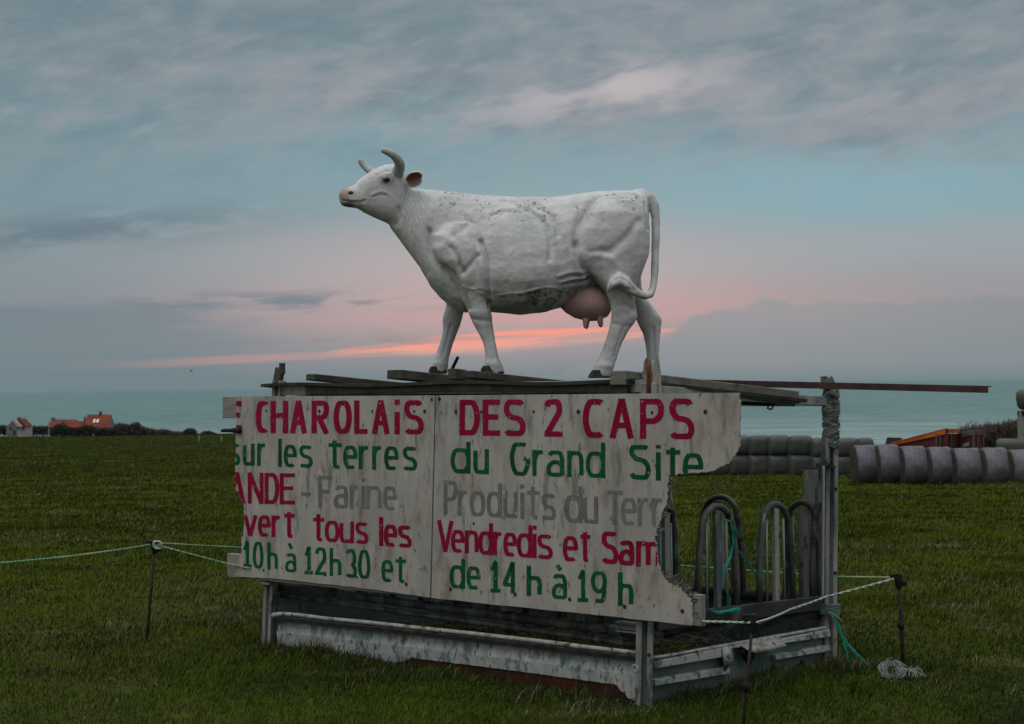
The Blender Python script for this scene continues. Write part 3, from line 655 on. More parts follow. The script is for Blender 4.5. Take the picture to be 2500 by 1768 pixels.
# screws with pale run marks left out: dark heads only
def screw(px, py, parent, r=.011):
    mb = MB(); p = FP(px, py, OFF+.0005); mb.lathe(p, nF, [(0, r), (.003, r), (.005, r*.6)], 10); mb.build('screw', M['screw'], parent)
for x, y in [(780, 1004), (1037, 1004), (909, 1004), (1012, 1004), (650, 1003), (992, 1426), (871, 1409), (643, 1392), (794, 1404), (1054, 975)]: screw(x, y, signs[0][0], .009 if x not in (780, 1037, 992) else .013)
for x, y in [(1113, 1005), (1175, 1005), (1303, 1005), (1412, 1005), (1592, 1007), (1722, 1005), (1391, 1463), (1666, 1492), (1525, 1481), (1258, 1451), (1100, 1438), (1157, 1278), (1073, 974)]: screw(x, y, signs[1][0], .009 if x in (1175, 1303, 1592, 1157) else .013)
# black plastic insulator at the left edge
mb = MB(); mb.tube([FP(541, 1052, OFF), FP(546, 1051, OFF), FP(562, 1051, OFF), FP(572, 1051, OFF), FP(588, 1051, OFF+.01)], [.010, .014, .014, .02, .02], 10)
mb.lathe(FP(584, 1052, OFF+.012), nF, [(-.01, .02), (.015, .02), (.02, .012)], 12)
o = mb.build('rope_insulator', M['blackplastic'], None, smooth=True); tag(o, 'black plastic rope insulator screwed to the left edge of the sign', 'insulator')

# ------------------------------------------------------------------ brush lettering
def arc(cx, cy, rx, ry, a0, a1, n=14):
    return [(cx+rx*math.cos(R(a0+(a1-a0)*k/n)), cy+ry*math.sin(R(a0+(a1-a0)*k/n))) for k in range(n+1)]
X7 = .70                                     # x-height in glyph units
def lo(ya): return ya*X7
G = {}
G['C'] = [arc(.55, .5, .55, .5, 50, 310, 22)]
G['H'] = [[(0, 0), (0, 1)], [(1, 0), (1, 1)], [(0, .55), (1, .55)]]
G['A'] = [[(0, 0), (.5, 1)], [(1, 0), (.5, 1)], [(.2, .33), (.8, .33)]]
G['R'] = [[(0, 0), (0, 1)], [(0, 1), (.5, 1)]+arc(.5, .74, .5, .26, 90, -90, 10)+[(0, .48)], [(.4, .48), (1, 0)]]
G['O'] = [arc(.5, .5, .5, .5, 90, 450, 26)]
G['L'] = [[(0, 1), (0, 0)], [(0, 0), (1, 0)]]
G['I'] = [[(.5, 0), (.5, .66)], [(.5, .86), (.5, 1.02)]]
G['S'] = [arc(.5, .75, .47, .25, 25, 270, 14)[:-1]+arc(.5, .25, .5, .25, 90, -155, 14)]
G['D'] = [[(0, 0), (0, 1)], [(0, 1), (.35, 1)]+arc(.35, .5, .65, .5, 90, -90, 16)+[(0, 0)]]
G['E'] = [[(0, 0), (0, 1)], [(0, 1), (1, 1)], [(0, .52), (.85, .52)], [(0, 0), (1, 0)]]
G['2'] = [arc(.48, .74, .48, .26, 165, -25, 14)+[(.0, 0)], [(0, 0), (1, 0)]]
G['P'] = [[(0, 0), (0, 1)], [(0, 1), (.5, 1)]+arc(.5, .72, .5, .28, 90, -90, 10)+[(0, .44)]]
G['N'] = [[(0, 0), (0, 1)], [(0, 1), (1, 0)], [(1, 0), (1, 1)]]
G['G'] = [arc(.52, .5, .52, .5, 50, 345, 20)+[(1.0, .46)], [(1.0, .46), (.62, .46)]]
G['V'] = [[(0, 1), (.5, 0)], [(1, 1), (.5, 0)]]
G['T'] = [[(0, 1), (1, 1)], [(.5, 1), (.5, 0)]]
G['F'] = [[(0, 0), (0, 1)], [(0, 1), (1, 1)], [(0, .5), (.8, .5)]]
G['-'] = [[(0, .4), (1, .4)]]
G['1'] = [[(.10, .72), (.58, 1), (.58, 0)], [(.1, 0), (1, 0)]]
G['0'] = [arc(.5, .5, .5, .5, 90, 450, 26)]
G['3'] = [arc(.46, .75, .46, .25, 150, -80, 12), arc(.48, .26, .52, .27, 85, -150, 14)]
G['4'] = [[(.78, 0), (.78, 1), (0, .28), (1, .28)]]
G['9'] = [arc(.5, .68, .5, .32, 0, 360, 20), [(1, .7), (.92, .35)]+arc(.45, .3, .48, .30, -5, -120, 8)]
h = X7
G['s'] = [arc(.5, .75*h, .47, .25*h, 25, 270, 12)[:-1]+arc(.5, .25*h, .5, .25*h, 90, -155, 12)]
G['u'] = [[(0, h), (0, .3*h)]+arc(.5, .3*h, .5, .3*h, 180, 360, 12)+[(1, .3*h)], [(1, h), (1, 0)]]
G['r'] = [[(0, 0), (0, h)], [(0, .62*h)]+arc(.75, .5*h, .75, .46*h, 160, 75, 8)]
G['l'] = [[(.5, 0), (.5, 1)]]
G['e'] = [[(.02, .52*h), (.98, .52*h)], arc(.5, .5*h, .5, .5*h, 2, 312, 20)]
G['t'] = [[(.45, 1), (.45, .2*h)]+arc(.85, .2*h, .40, .2*h, 180, 285, 6), [(0, h*1.02), (1, h*1.02)]]
G['a'] = [arc(.52, .62*h, .48, .38*h, 150, 0, 10)+[(1, .62*h), (1, 0)], arc(.52, .27*h, .52, .29*h, 15, 345, 18)]
G['i'] = [[(.5, 0), (.5, h)], [(.5, .86), (.5, 1)]]
G['n'] = [[(0, 0), (0, h)], [(0, .6*h)]+arc(.5, .6*h, .5, .4*h, 175, 0, 12)+[(1, .6*h), (1, 0)]]
G['h'] = [[(0, 0), (0, 1)], [(0, .6*h)]+arc(.5, .6*h, .5, .4*h, 175, 0, 12)+[(1, .6*h), (1, 0)]]
G['v'] = [[(0, h), (.5, 0)], [(1, h), (.5, 0)]]
G['o'] = [arc(.5, .5*h, .5, .5*h, 90, 450, 22)]
G['d'] = [[(1, 1), (1, 0)], arc(.5, .5*h, .5, .5*h, 20, 340, 20)]
G['à'] = G['a']+[[(.30, 1.06), (.62, .86)]]
G['m'] = [[(0, 0), (0, h)], [(0, .65*h)]+arc(.25, .65*h, .25, .35*h, 175, 0, 9)+[(.5, .65*h), (.5, 0)], [(.5, .65*h)]+arc(.75, .65*h, .25, .35*h, 175, 0, 9)+[(1, .65*h), (1, 0)]]
def inside(poly, x, y):
    c = False; j = len(poly)-1
    for i in range(len(poly)):
        xi, yi = poly[i]; xj, yj = poly[j]
        if (yi > y) != (yj > y) and x < (xj-xi)*(y-yi)/(yj-yi)+xi: c = not c
        j = i
    return c
KST = [0]
def word(board, paint, letters, x0, b0, x1, b1, cap0, cap1, xh0=None, xh1=None, wt=11, label=''):
    """letters: (char, left px, right px). b*: baseline y at x0/x1; cap*: top of capitals; xh*: top of small letters"""
    o, poly = board; mb = MB(); r = random.Random(len(label)*7+int(x0))
    def Y(gx, gy):
        t = (gx-x0)/(x1-x0); b = b0+(b1-b0)*t; c = cap0+(cap1-cap0)*t
        if xh0 is None: return b+(c-b)*gy
        xh = xh0+(xh1-xh0)*t
        return b+(xh-b)*gy/X7 if gy <= X7 else xh+(c-xh)*(gy-X7)/(1-X7)
    for ch, l, rr in letters:
        for st in G[ch]:
            KST[0] += 1; off = OFF+.0012+.00007*(KST[0] % 9)
            hw = wt/2; L = l+hw*.9; RR = rr-hw*.9
            pts = []
            for gx, gy in st:
                px = L+(RR-L)*gx if rr-l > wt*1.3 else (l+rr)/2
                y = Y(px, gy); lowp = Y(px, 0); hip = Y(px, 1 if gy > X7+.05 or xh0 is None else X7)
                horiz = False
                y = min(max(y, hip+hw*.95*(1 if len(st) > 2 else 0)), lowp-hw*.95*(1 if len(st) > 2 else 0)) if len(st) > 4 else y
                pts.append((px, y))
            if len(st) == 2 and abs(st[0][1]-st[1][1]) < .02:       # horizontal bar: keep inside the line
                gy = st[0][1]; dy = hw*.95 if gy > .9 else (-hw*.95 if gy < .05 else 0)
                pts = [(a, b+dy) for a, b in pts]
                pts[0] = (pts[0][0]-hw*(0.9 if ch != '-' and ch in 'ELFHDRPT241' else .9), pts[0][1]); pts[1] = (pts[1][0]+hw*.9, pts[1][1])
            # resample
            seg = [math.hypot(q[0]-p[0], q[1]-p[1]) for p, q in zip(pts[:-1], pts[1:])]; tot = sum(seg)
            n = max(2, int(tot/2.2)); rs = []
            for k in range(n+1):
                d = tot*k/n; i = 0
                while i < len(seg)-1 and d > seg[i]: d -= seg[i]; i += 1
                t = d/seg[i] if seg[i] else 0; rs.append((pts[i][0]+(pts[i+1][0]-pts[i][0])*t, pts[i][1]+(pts[i+1][1]-pts[i][1])*t))
            wob = [r.uniform(-.35, .35) for _ in range(n+1)]; rows = []
            for k in range(n+1):
                a = rs[max(k-1, 0)]; b = rs[min(k+1, n)]; tx, ty = b[0]-a[0], b[1]-a[1]; q = math.hypot(tx, ty) or 1
                nx, ny = -ty/q, tx/q; w_ = hw*(.93 if abs(nx) < .5 else 1.0)
                rows.append([(rs[k][0]+nx*(w_+wob[k])*s, rs[k][1]+ny*(w_+wob[(k*7) % (n+1)])*s) for s in (-1, -.33, .33, 1)])
            vs = []; vid = {}; fs = []
            for k in range(n):
                for j in range(3):
                    q4 = [rows[k][j], rows[k][j+1], rows[k+1][j+1], rows[k+1][j]]
                    cx = sum(p[0] for p in q4)/4; cy = sum(p[1] for p in q4)/4
                    if not inside(poly, cx, cy): continue
                    ids = []
                    for key in ((k, j), (k, j+1), (k+1, j+1), (k+1, j)):
                        if key not in vid:
                            vid[key] = len(vs); pp = rows[key[0]][key[1]]; vs.append(FP(pp[0], pp[1], off))
                        ids.append(vid[key])
                    fs.append(tuple(ids))
            if fs: mb.add(vs, fs)
    ob = mb.build('painted_word', M[paint], o, fix=False); ob['label'] = label
    return ob
SL, SR = signs
L = lambda s: s
word(SL, 'crimson', [('E', 545, 590)], 545, 1050, 590, 1051, 979, 979, wt=14, label='cut off crimson letter E')
word(SL, 'crimson', [('C', 625, 657), ('H', 661, 703), ('A', 708, 749), ('R', 761, 803), ('O', 815, 858), ('L', 865, 897), ('A', 908, 951), ('I', 961, 978), ('S', 986, 1034)], 625, 1057, 1034, 1061, 979, 977, wt=13, label='crimson word CHAROLAiS')
word(SL, 'green', [('s', 560, 586), ('u', 593, 621), ('r', 628, 652)], 573, 1136, 651, 1138, 1066, 1066, 1083, 1083, wt=9, label='green word sur, its first letter cut by the broken edge')
word(SL, 'green', [('l', 679, 688), ('e', 693, 724), ('s', 730, 763)], 679, 1140, 763, 1142, 1071, 1073, 1085, 1088, wt=9, label='green word les')
word(SL, 'green', [('t', 802, 834), ('e', 838, 872), ('r', 876, 904), ('r', 909, 935), ('e', 938, 973), ('s', 983, 1018)], 803, 1144, 1017, 1149, 1071, 1076, 1087, 1091, wt=9.5, label='green word terres')
word(SL, 'crimson', [('A', 558, 599), ('N', 605, 643), ('D', 646, 681), ('E', 683, 720)], 576, 1229, 720, 1232, 1153, 1156, wt=10, label='crimson word ANDE, cut off at the left')
word(SL, 'faded', [('-', 735, 759), ('F', 777, 811), ('a', 815, 849), ('r', 854, 878), ('i', 881, 893), ('n', 894, 931), ('e', 935, 969)], 736, 1237, 969, 1246, 1158, 1172, 1183, 1188, wt=9, label='faded grey word Farine after a dash')
word(SL, 'crimson', [('v', 594, 628), ('e', 630, 661), ('r', 663, 688), ('t', 694, 719)], 595, 1308, 718, 1314, 1246, 1246, 1257, 1260, wt=9.5, label='crimson word vert')
word(SL, 'crimson', [('t', 765, 791), ('o', 793, 828), ('u', 829, 864), ('s', 867, 899)], 766, 1321, 898, 1329, 1250, 1260, 1269, 1276, wt=9.5, label='crimson word tous')
word(SL, 'crimson', [('l', 924, 937), ('e', 937, 970), ('s', 971, 1005)], 925, 1333, 1004, 1338, 1262, 1268, 1279, 1284, wt=10.5, label='crimson word les')
word(SL, 'green', [('1', 592, 614), ('0', 617, 643), ('h', 653, 678)], 593, 1384, 678, 1393, 1321, 1325, 1344, 1350, wt=8, label='green opening time 10h')
word(SL, 'green', [('à', 696, 723)], 697, 1396, 723, 1398, 1330, 1331, 1350, 1352, wt=7.5, label='first green accented letter à')
word(SL, 'green', [('1', 742, 764), ('2', 769, 797), ('h', 805, 833), ('3', 843, 871), ('0', 874, 904)], 743, 1401, 904, 1414, 1334, 1343, 1358, 1372, wt=8.5, label='green time 12h30')
word(SL, 'green', [('e', 931, 960), ('t', 966, 991)], 932, 1420, 990, 1424, 1352, 1356, 1366, 1372, wt=8.5, label='green word et ending the left board')
word(SR, 'crimson', [('D', 1122, 1171), ('E', 1179, 1221), ('S', 1229, 1283)], 1122, 1063, 1282, 1065, 976, 975, wt=14, label='crimson word DES')
word(SR, 'crimson', [('2', 1329, 1373)], 1329, 1066, 1372, 1067, 975, 974, wt=14, label='crimson numeral 2')
word(SR, 'crimson', [('C', 1423, 1479), ('A', 1488, 1547), ('P', 1563, 1621), ('S', 1633, 1695)], 1423, 1069, 1694, 1073, 974, 973, wt=15, label='crimson word CAPS')
word(SR, 'green', [('d', 1100, 1148), ('u', 1156, 1193)], 1100, 1155, 1193, 1158, 1077, 1081, 1093, 1097, wt=10.5, label='green word du')
word(SR, 'green', [('G', 1245, 1293), ('r', 1300, 1331), ('a', 1334, 1377), ('n', 1385, 1424), ('d', 1430, 1477)], 1245, 1161, 1476, 1167, 1080, 1081, 1097, 1103, wt=10.5, label='green word Grand')
word(SR, 'green', [('S', 1535, 1588), ('i', 1599, 1615), ('t', 1626, 1660), ('e', 1667, 1717)], 1535, 1170, 1716, 1178, 1086, 1088, 1102, 1107, wt=12, label='green word Site, its last letters cut by the torn edge')
word(SR, 'faded', [('P', 1083, 1117), ('r', 1118, 1144), ('o', 1147, 1184), ('d', 1188, 1225), ('u', 1229, 1263), ('i', 1269, 1281), ('t', 1287, 1317), ('s', 1321, 1357)], 1083, 1256, 1356, 1270, 1173, 1187, 1196, 1206, wt=9.5, label='faded grey word Produits')
word(SR, 'faded', [('d', 1378, 1422), ('u', 1423, 1460)], 1378, 1275, 1459, 1279, 1186, 1190, 1208, 1212, wt=10.5, label='faded grey word du')
word(SR, 'faded', [('T', 1482, 1520), ('e', 1516, 1554), ('r', 1557, 1586), ('r', 1591, 1622)], 1482, 1280, 1621, 1287, 1197, 1202, 1214, 1217, wt=10, label='faded grey word Terr cut off by the torn edge')
word(SR, 'crimson', [('V', 1067, 1107), ('e', 1101, 1134), ('n', 1135, 1168), ('d', 1168, 1203), ('r', 1204, 1229), ('e', 1229, 1262), ('d', 1262, 1299), ('i', 1299, 1311), ('s', 1311, 1349)], 1068, 1346, 1348, 1366, 1270, 1286, 1291, 1306, wt=10, label='crimson word Vendredis')
word(SR, 'crimson', [('e', 1374, 1411), ('t', 1417, 1441)], 1375, 1370, 1440, 1373, 1292, 1295, 1308, 1312, wt=10.5, label='crimson word et')
word(SR, 'crimson', [('S', 1468, 1509), ('a', 1510, 1548), ('m', 1553, 1612)], 1469, 1375, 1604, 1387, 1297, 1303, 1317, 1323, wt=12, label='crimson word Sam, its last letter cut by the torn edge')
word(SR, 'green', [('d', 1098, 1135), ('e', 1139, 1173)], 1099, 1436, 1172, 1440, 1364, 1366, 1379, 1384, wt=9.5, label='green word de')
word(SR, 'green', [('1', 1195, 1222), ('4', 1227, 1262)], 1196, 1446, 1261, 1450, 1371, 1373, wt=10, label='green numeral 14')
word(SR, 'green', [('h', 1286, 1322)], 1287, 1455, 1321, 1457, 1381, 1382, 1405, 1407, wt=11, label='green letter h after 14')
word(SR, 'green', [('à', 1347, 1384)], 1348, 1462, 1383, 1464, 1383, 1384, 1400, 1403, wt=10, label='second green accented letter à')
word(SR, 'green', [('1', 1408, 1436), ('9', 1443, 1481)], 1410, 1469, 1480, 1473, 1392, 1396, wt=10, label='green numeral 19')
word(SR, 'green', [('h', 1509, 1546)], 1510, 1479, 1545, 1481, 1397, 1398, 1424, 1426, wt=11.5, label='green letter h ending the right board')
# ================================================================== COW STATUE
DC = 12.8; S0 = DC/FPX/2.5511                 # metres per unit of the side drawing
OX, OY = 1100.0, 1480.0
o3 = at(780+OX/2.5511, 330+OY/2.5511, DC)
CM = Matrix(((CR.x, CF.x, CU.x, o3.x), (CR.y, CF.y, CU.y, o3.y), (CR.z, CF.z, CU.z, o3.z), (0, 0, 0, 1)))
cow = thing('cow_statue', 'life size white cow statue with horns standing on the feeder roof, head turned left', 'cow statue', o3, mat4=CM)
def cv(x, y, lat=0.0): return Vector(((x-OX)*S0, lat, (OY-y)*S0))      # side drawing -> cow space (x back, y away, z up)
def loft(mb, secs, seg=28, p=2.2, narrow=0.0, lat0=0.0):
    """secs: (xtop, ytop, xbot, ybot, halfwidth[, lateral centre])"""
    rings = []
    for sct in secs:
        xt, yt, xb, yb, hw = sct[:5]; lc = sct[5] if len(sct) > 5 else lat0; nar = sct[6] if len(sct) > 6 else narrow
        ring = []
        for k in range(seg):
            a = 2*math.pi*k/seg; c, s = math.cos(a), math.sin(a)
            cc = math.copysign(abs(c)**(2/p), c); s2 = math.copysign(abs(s)**(2/p), s)
            x = (xt+xb)/2+(xt-xb)/2*s2; y = (yt+yb)/2+(yt-yb)/2*s2
            ring.append(cv(x, y, lc+hw*cc*(1-nar*s2)))
        rings.append(ring)
    mb.rings(rings)
def hloft(mb, secs, seg=20, p=2.1):
    """leg: (y, xleft, xright, half lateral, lateral centre)"""
    rings = []
    for y, xl, xr, hl, lc in secs:
        ring = []
        for k in range(seg):
            a = 2*math.pi*k/seg; c, s = math.cos(a), math.sin(a)
            ring.append(cv((xl+xr)/2+(xr-xl)/2*math.copysign(abs(c)**(2/p), c), y, lc+hl*math.copysign(abs(s)**(2/p), s)))
        rings.append(ring)
    mb.rings(rings)
body = MB()
# trunk and neck
loft(body, [(2046, 440, 2044, 660, .07), (2036, 390, 2028, 790, .20), (2005, 360, 1990, 870, .245), (1950, 346, 1940, 920, .265, 0, -.02), (1850, 346, 1850, 930, .285, 0, .0),
            (1720, 352, 1720, 960, .275, 0, .10), (1600, 367, 1600, 1010, .292, 0, .18), (1500, 379, 1500, 1075, .335, 0, .22), (1400, 386, 1400, 1105, .385, 0, .24), (1250, 384, 1250, 1120, .40, 0, .24),
            (1100, 377, 1100, 1106, .375, 0, .26), (1000, 370, 1000, 1096, .315, 0, .28), (900, 361, 905, 1107, .262, 0, .28), (820, 351, 830, 1080, .225, 0, .25), (740, 344, 755, 1020, .215, 0, .22),
            (680, 338, 690, 940, .18, 0, .15), (620, 333, 625, 825, .15, 0, .1), (560, 331, 560, 738, .13), (500, 330, 500, 655, .12), (445, 333, 440, 575, .10)], p=2.25)
# head, turned a little towards the viewer
PIV = 500.0; HY = R(20)
def hx(x): return PIV-(PIV-x)/math.cos(HY)*0.985
hd = MB()
loft(hd, [(hx(133), 372, hx(140), 432, .040), (hx(150), 346, hx(152), 452, .066), (hx(178), 337, hx(190), 460, .080), (hx(215), 322, hx(238), 462, .080), (hx(262), 277, hx(288), 492, .083),
          (hx(318), 233, hx(350), 520, .096), (hx(362), 208, hx(400), 540, .116), (hx(405), 188, hx(440), 556, .122), (hx(455), 180, hx(480), 566, .125), (hx(500), 205, hx(520), 570, .118), (hx(548), 262, hx(560), 560, .085)], p=2.35, narrow=.12)
# brow bosses round the eyes, jaw, poll
for sg in (-1, 1):
    loft(hd, [(hx(350), 262, hx(352), 312, .012, sg*.090), (hx(378), 246, hx(382), 322, .030, sg*.092), (hx(420), 250, hx(424), 326, .026, sg*.098), (hx(450), 270, hx(452), 312, .01, sg*.098)], seg=14)
    loft(hd, [(hx(165), 352, hx(168), 400, .02, sg*.045), (hx(190), 345, hx(195), 412, .028, sg*.052), (hx(215), 352, hx(218), 405, .018, sg*.05)], seg=14)
def hrot(p):
    px = (PIV-OX)*S0; x = p.x-px
    return Vector((px+x*math.cos(HY)-p.y*math.sin(HY), x*math.sin(HY)+p.y*math.cos(HY), p.z))
body.add([hrot(p) for p in hd.v], hd.f)
NL, FL_ = -.20, .20
# near foreleg with its shoulder mass
hloft(body, [(560, 800, 960, .06, -.20), (640, 715, 1000, .085, -.225), (720, 705, 1022, .10, -.235), (800, 742, 1036, .105, -.235), (860, 800, 1040, .10, -.232), (920, 838, 1040, .092, -.225), (980, 868, 1043, .080, -.215), (1040, 897, 1056, .068, -.21),
             (1090, 925, 1070, .062, -.205), (1130, 938, 1078, .062, -.205), (1170, 955, 1080, .056, -.205), (1220, 985, 1086, .047, -.205), (1280, 1016, 1096, .042, -.205), (1340, 1030, 1108, .042, -.205), (1390, 1035, 1120, .046, -.205), (1425, 1032, 1138, .050, -.205), (1455, 1035, 1150, .052, -.205), (1488, 1075, 1150, .045, -.205)])
# far foreleg
hloft(body, [(860, 790, 990, .09, .20), (960, 785, 960, .085, .20), (1060, 780, 910, .068, .20), (1100, 767, 893, .064, .20), (1145, 757, 882, .063, .20), (1190, 762, 868, .053, .20), (1240, 757, 848, .046, .20), (1300, 740, 826, .042, .20), (1350, 724, 812, .043, .20), (1395, 708, 800, .047, .20), (1430, 694, 796, .052, .20), (1465, 690, 795, .052, .20), (1488, 710, 790, .045, .20)])
# near hind leg: thigh, hock, cannon
hloft(body, [(420, 1770, 2000, .07, -.17), (500, 1660, 2035, .10, -.195), (600, 1608, 2046, .118, -.205), (700, 1602, 2046, .122, -.21), (760, 1612, 2038, .12, -.21), (820, 1640, 2018, .115, -.21), (880, 1680, 1995, .105, -.21), (940, 1728, 1965, .088, -.21), (990, 1772, 1950, .072, -.21),
             (1050, 1798, 1955, .060, -.21), (1100, 1806, 1964, .056, -.21), (1140, 1807, 1966, .056, -.21), (1180, 1800, 1948, .054, -.21), (1230, 1786, 1908, .048, -.21), (1290, 1768, 1878, .044, -.21), (1350, 1748, 1856, .044, -.21), (1400, 1724, 1840, .048, -.21), (1440, 1698, 1828, .052, -.21), (1480, 1690, 1815, .052, -.21), (1508, 1715, 1806, .045, -.21)])
# far hind leg
hloft(body, [(500, 1760, 2035, .09, .19), (620, 1700, 2046, .11, .20), (740, 1720, 2038, .11, .20), (850, 1780, 2015, .10, .20), (940, 1880, 2020, .085, .20), (1000, 1940, 2042, .07, .20), (1050, 1962, 2084, .062, .20), (1100, 1968, 2122, .058, .20), (1140, 1980, 2146, .057, .20), (1185, 2002, 2144, .053, .20), (1230, 2024, 2140, .047, .20), (1300, 2044, 2134, .044, .20), (1360, 2050, 2128, .045, .20), (1410, 2048, 2126, .048, .20), (1450, 2036, 2128, .052, .20), (1500, 2020, 2128, .052, .20)])
# tail with its curled switch
tpts = [(1960, 372, 0), (2010, 372, 0), (2050, 392, -.01), (2083, 440, -.02), (2092, 520, -.04), (2090, 620, -.07), (2085, 720, -.10), (2079, 820, -.14), (2073, 900, -.17), (2064, 960, -.20), (2045, 1000, -.23), (2010, 1012, -.26), (1965, 995, -.29), (1920, 965, -.315), (1880, 945, -.33)]
body.tube([cv(x, y, l) for x, y, l in tpts], [r*S0 for r in (36, 39, 38, 31, 27, 26, 25, 25, 24, 23, 23, 24, 28, 35, 36)], 16)
for k, (dy, l, e) in enumerate([(-26, -.335, (1774, 1000)), (-10, -.35, (1778, 1006)), (6, -.345, (1786, 990)), (22, -.335, (1800, 985)), (-18, -.32, (1784, 978)), (14, -.36, (1782, 1004))]):
    body.tube([cv(1935, 970+dy*.3, -.31), cv(1895, 938+dy, l), cv(1850, 915+dy*.9, l-.01), cv(1808, 938+dy*.8, l-.005), cv(1788, 970+dy*.4, l+.005), cv(*e, l+.01)], [r*S0 for r in (16, 22, 26, 22, 15, 4)], 10)
tmp = bpy.data.meshes.new('tmp'); tmp.from_pydata([tuple(p) for p in body.v], [], body.f)
bm = bmesh.new(); bm.from_mesh(tmp); bmesh.ops.triangulate(bm, faces=bm.faces); bmesh.ops.recalc_face_normals(bm, faces=bm.faces); bm.to_mesh(tmp); bm.free()
tob = bpy.data.objects.new('tmp', tmp); COL.objects.link(tob)
md = tob.modifiers.new('r', 'REMESH'); md.mode = 'VOXEL'; md.voxel_size = .0085; md.adaptivity = 0
ms = tob.modifiers.new('s', 'SMOOTH'); ms.factor = .5; ms.iterations = 7
dg = bpy.context.evaluated_depsgraph_get(); me = bpy.data.meshes.new_from_object(tob.evaluated_get(dg))
bpy.data.objects.remove(tob)
n = len(me.vertices); co = np.empty(n*3, np.float32); me.vertices.foreach_get('co', co); co = co.reshape(-1, 3).astype(float)
no = np.empty(n*3, np.float32); me.vertex_normals.foreach_get('vector', no); no = no.reshape(-1, 3).astype(float)
PX = co[:, 0]/S0+OX; PY = OY-co[:, 2]/S0; lat = co[:, 1]
def polydist(P, pts):
    best = np.full(len(P), 1e9)
    for (ax, ay), (bx, by) in zip(pts[:-1], pts[1:]):
        d = np.array([bx-ax, by-ay], float); L2 = d@d
        t = np.clip(((P[:, 0]-ax)*d[0]+(P[:, 1]-ay)*d[1])/L2, 0, 1)
        best = np.minimum(best, np.hypot(P[:, 0]-ax-t*d[0], P[:, 1]-ay-t*d[1]))
    return best
side = np.clip(np.abs(no[:, 1])*1.5-.15, 0, 1)
P2 = np.stack([PX, PY], 1)
# keep trunk creases off the opposite legs
trunk = side*(PY < 1100)
disp = np.zeros(n)
CRV = [  # polyline, depth (m), width (drawing units)
 ([(1255, 455), (1310, 490), (1360, 530), (1405, 590), (1432, 660), (1436, 730), (1425, 790)], -.013, 17),
 ([(1335, 450), (1400, 480), (1440, 525), (1468, 580), (1476, 640)], -.014, 16),
 ([(1300, 462), (1365, 500), (1415, 550), (1445, 610), (1455, 690)], .010, 16),
 ([(1080, 500), (1130, 475), (1190, 470), (1250, 485)], .006, 14), ([(1070, 520), (1130, 495), (1190, 490)], -.005, 12),
 ([(1725, 398), (1690, 450), (1650, 500), (1615, 560), (1592, 630), (1590, 700)], -.020, 30),
 ([(1740, 415), (1700, 470), (1665, 520)], .008, 20),
 ([(1590, 690), (1602, 770), (1635, 840), (1680, 905), (1725, 955), (1770, 1000)], -.022, 17),
 ([(1965, 560), (1930, 610), (1880, 670), (1810, 725), (1760, 745)], -.010, 26),
 ([(1640, 790), (1690, 765), (1760, 765), (1820, 800), (1860, 850)], .008, 24), ([(1680, 745), (1740, 735), (1800, 755)], -.006, 16),
 ([(688, 610), (684, 680), (700, 750), (740, 815), (790, 850), (835, 885), (855, 930), (880, 985), (905, 1030), (930, 1090)], -.020, 17),
 ([(1008, 680), (1022, 730), (1036, 790), (1044, 880), (1050, 960), (1060, 1030), (1075, 1085)], -.022, 14),
 ([(990, 770), (960, 810), (925, 850), (905, 870)], -.010, 14), ([(830, 720), (870, 780), (880, 830), (900, 870)], -.010, 18),
 ([(720, 640), (780, 650), (850, 700)], .008, 22), ([(880, 640), (930, 690), (985, 740)], .007, 24), ([(940, 560), (900, 610), (850, 640)], -.008, 22),
 ([(990, 790), (1015, 830), (1010, 870)], .008, 18), ([(780, 690), (760, 740), (790, 800)], .007, 24),
 ([(1115, 1006), (1180, 998), (1250, 998), (1330, 976), (1400, 962), (1440, 958), (1500, 980), (1555, 974), (1600, 955), (1635, 938)], .008, 6),
 ([(1280, 1000), (1330, 1020), (1380, 1028)], .006, 7),
 ([(848, 925), (885, 945), (920, 962), (965, 970), (1020, 962)], .004, 6), ([(960, 970), (990, 990), (1030, 1000)], .007, 6),
 ([(1480, 893), (1540, 870), (1600, 862), (1655, 872)], .010, 9), ([(1490, 910), (1560, 888), (1640, 888)], -.010, 8), ([(1490, 928), (1570, 905), (1680, 893)], .012, 9), ([(1500, 945), (1580, 925), (1690, 910)], -.012, 8), ([(1520, 958), (1600, 940), (1690, 928)], .010, 9),
 ([(1975, 400), (2015, 440), (2032, 510), (2036, 600)], -.016, 13), ([(1950, 360), (1990, 385), (2025, 430)], .008, 16),
 ([(338, 386), (365, 372), (395, 363), (425, 372), (446, 390)], .007, 7), ([(345, 398), (385, 382), (430, 388)], -.004, 6),
 ([(160, 425), (215, 433), (265, 432), (292, 420)], -.008, 8), ([(215, 420), (262, 422), (295, 408)], .005, 8),
 ([(500, 470), (505, 520), (480, 560)], -.008, 18), ([(360, 250), (400, 240), (440, 255)], .006, 9),
 ([(1560, 420), (1620, 400), (1700, 395)], .006, 18), ([(1115, 395), (1300, 400), (1500, 396)], .004, 18),
 ([(700, 980), (760, 1050), (840, 1095)], .006, 30), ([(1810, 1110), (1850, 1090), (1900, 1100)], .005, 12), ([(1870, 1010), (1840, 1050)], .005, 8),
]
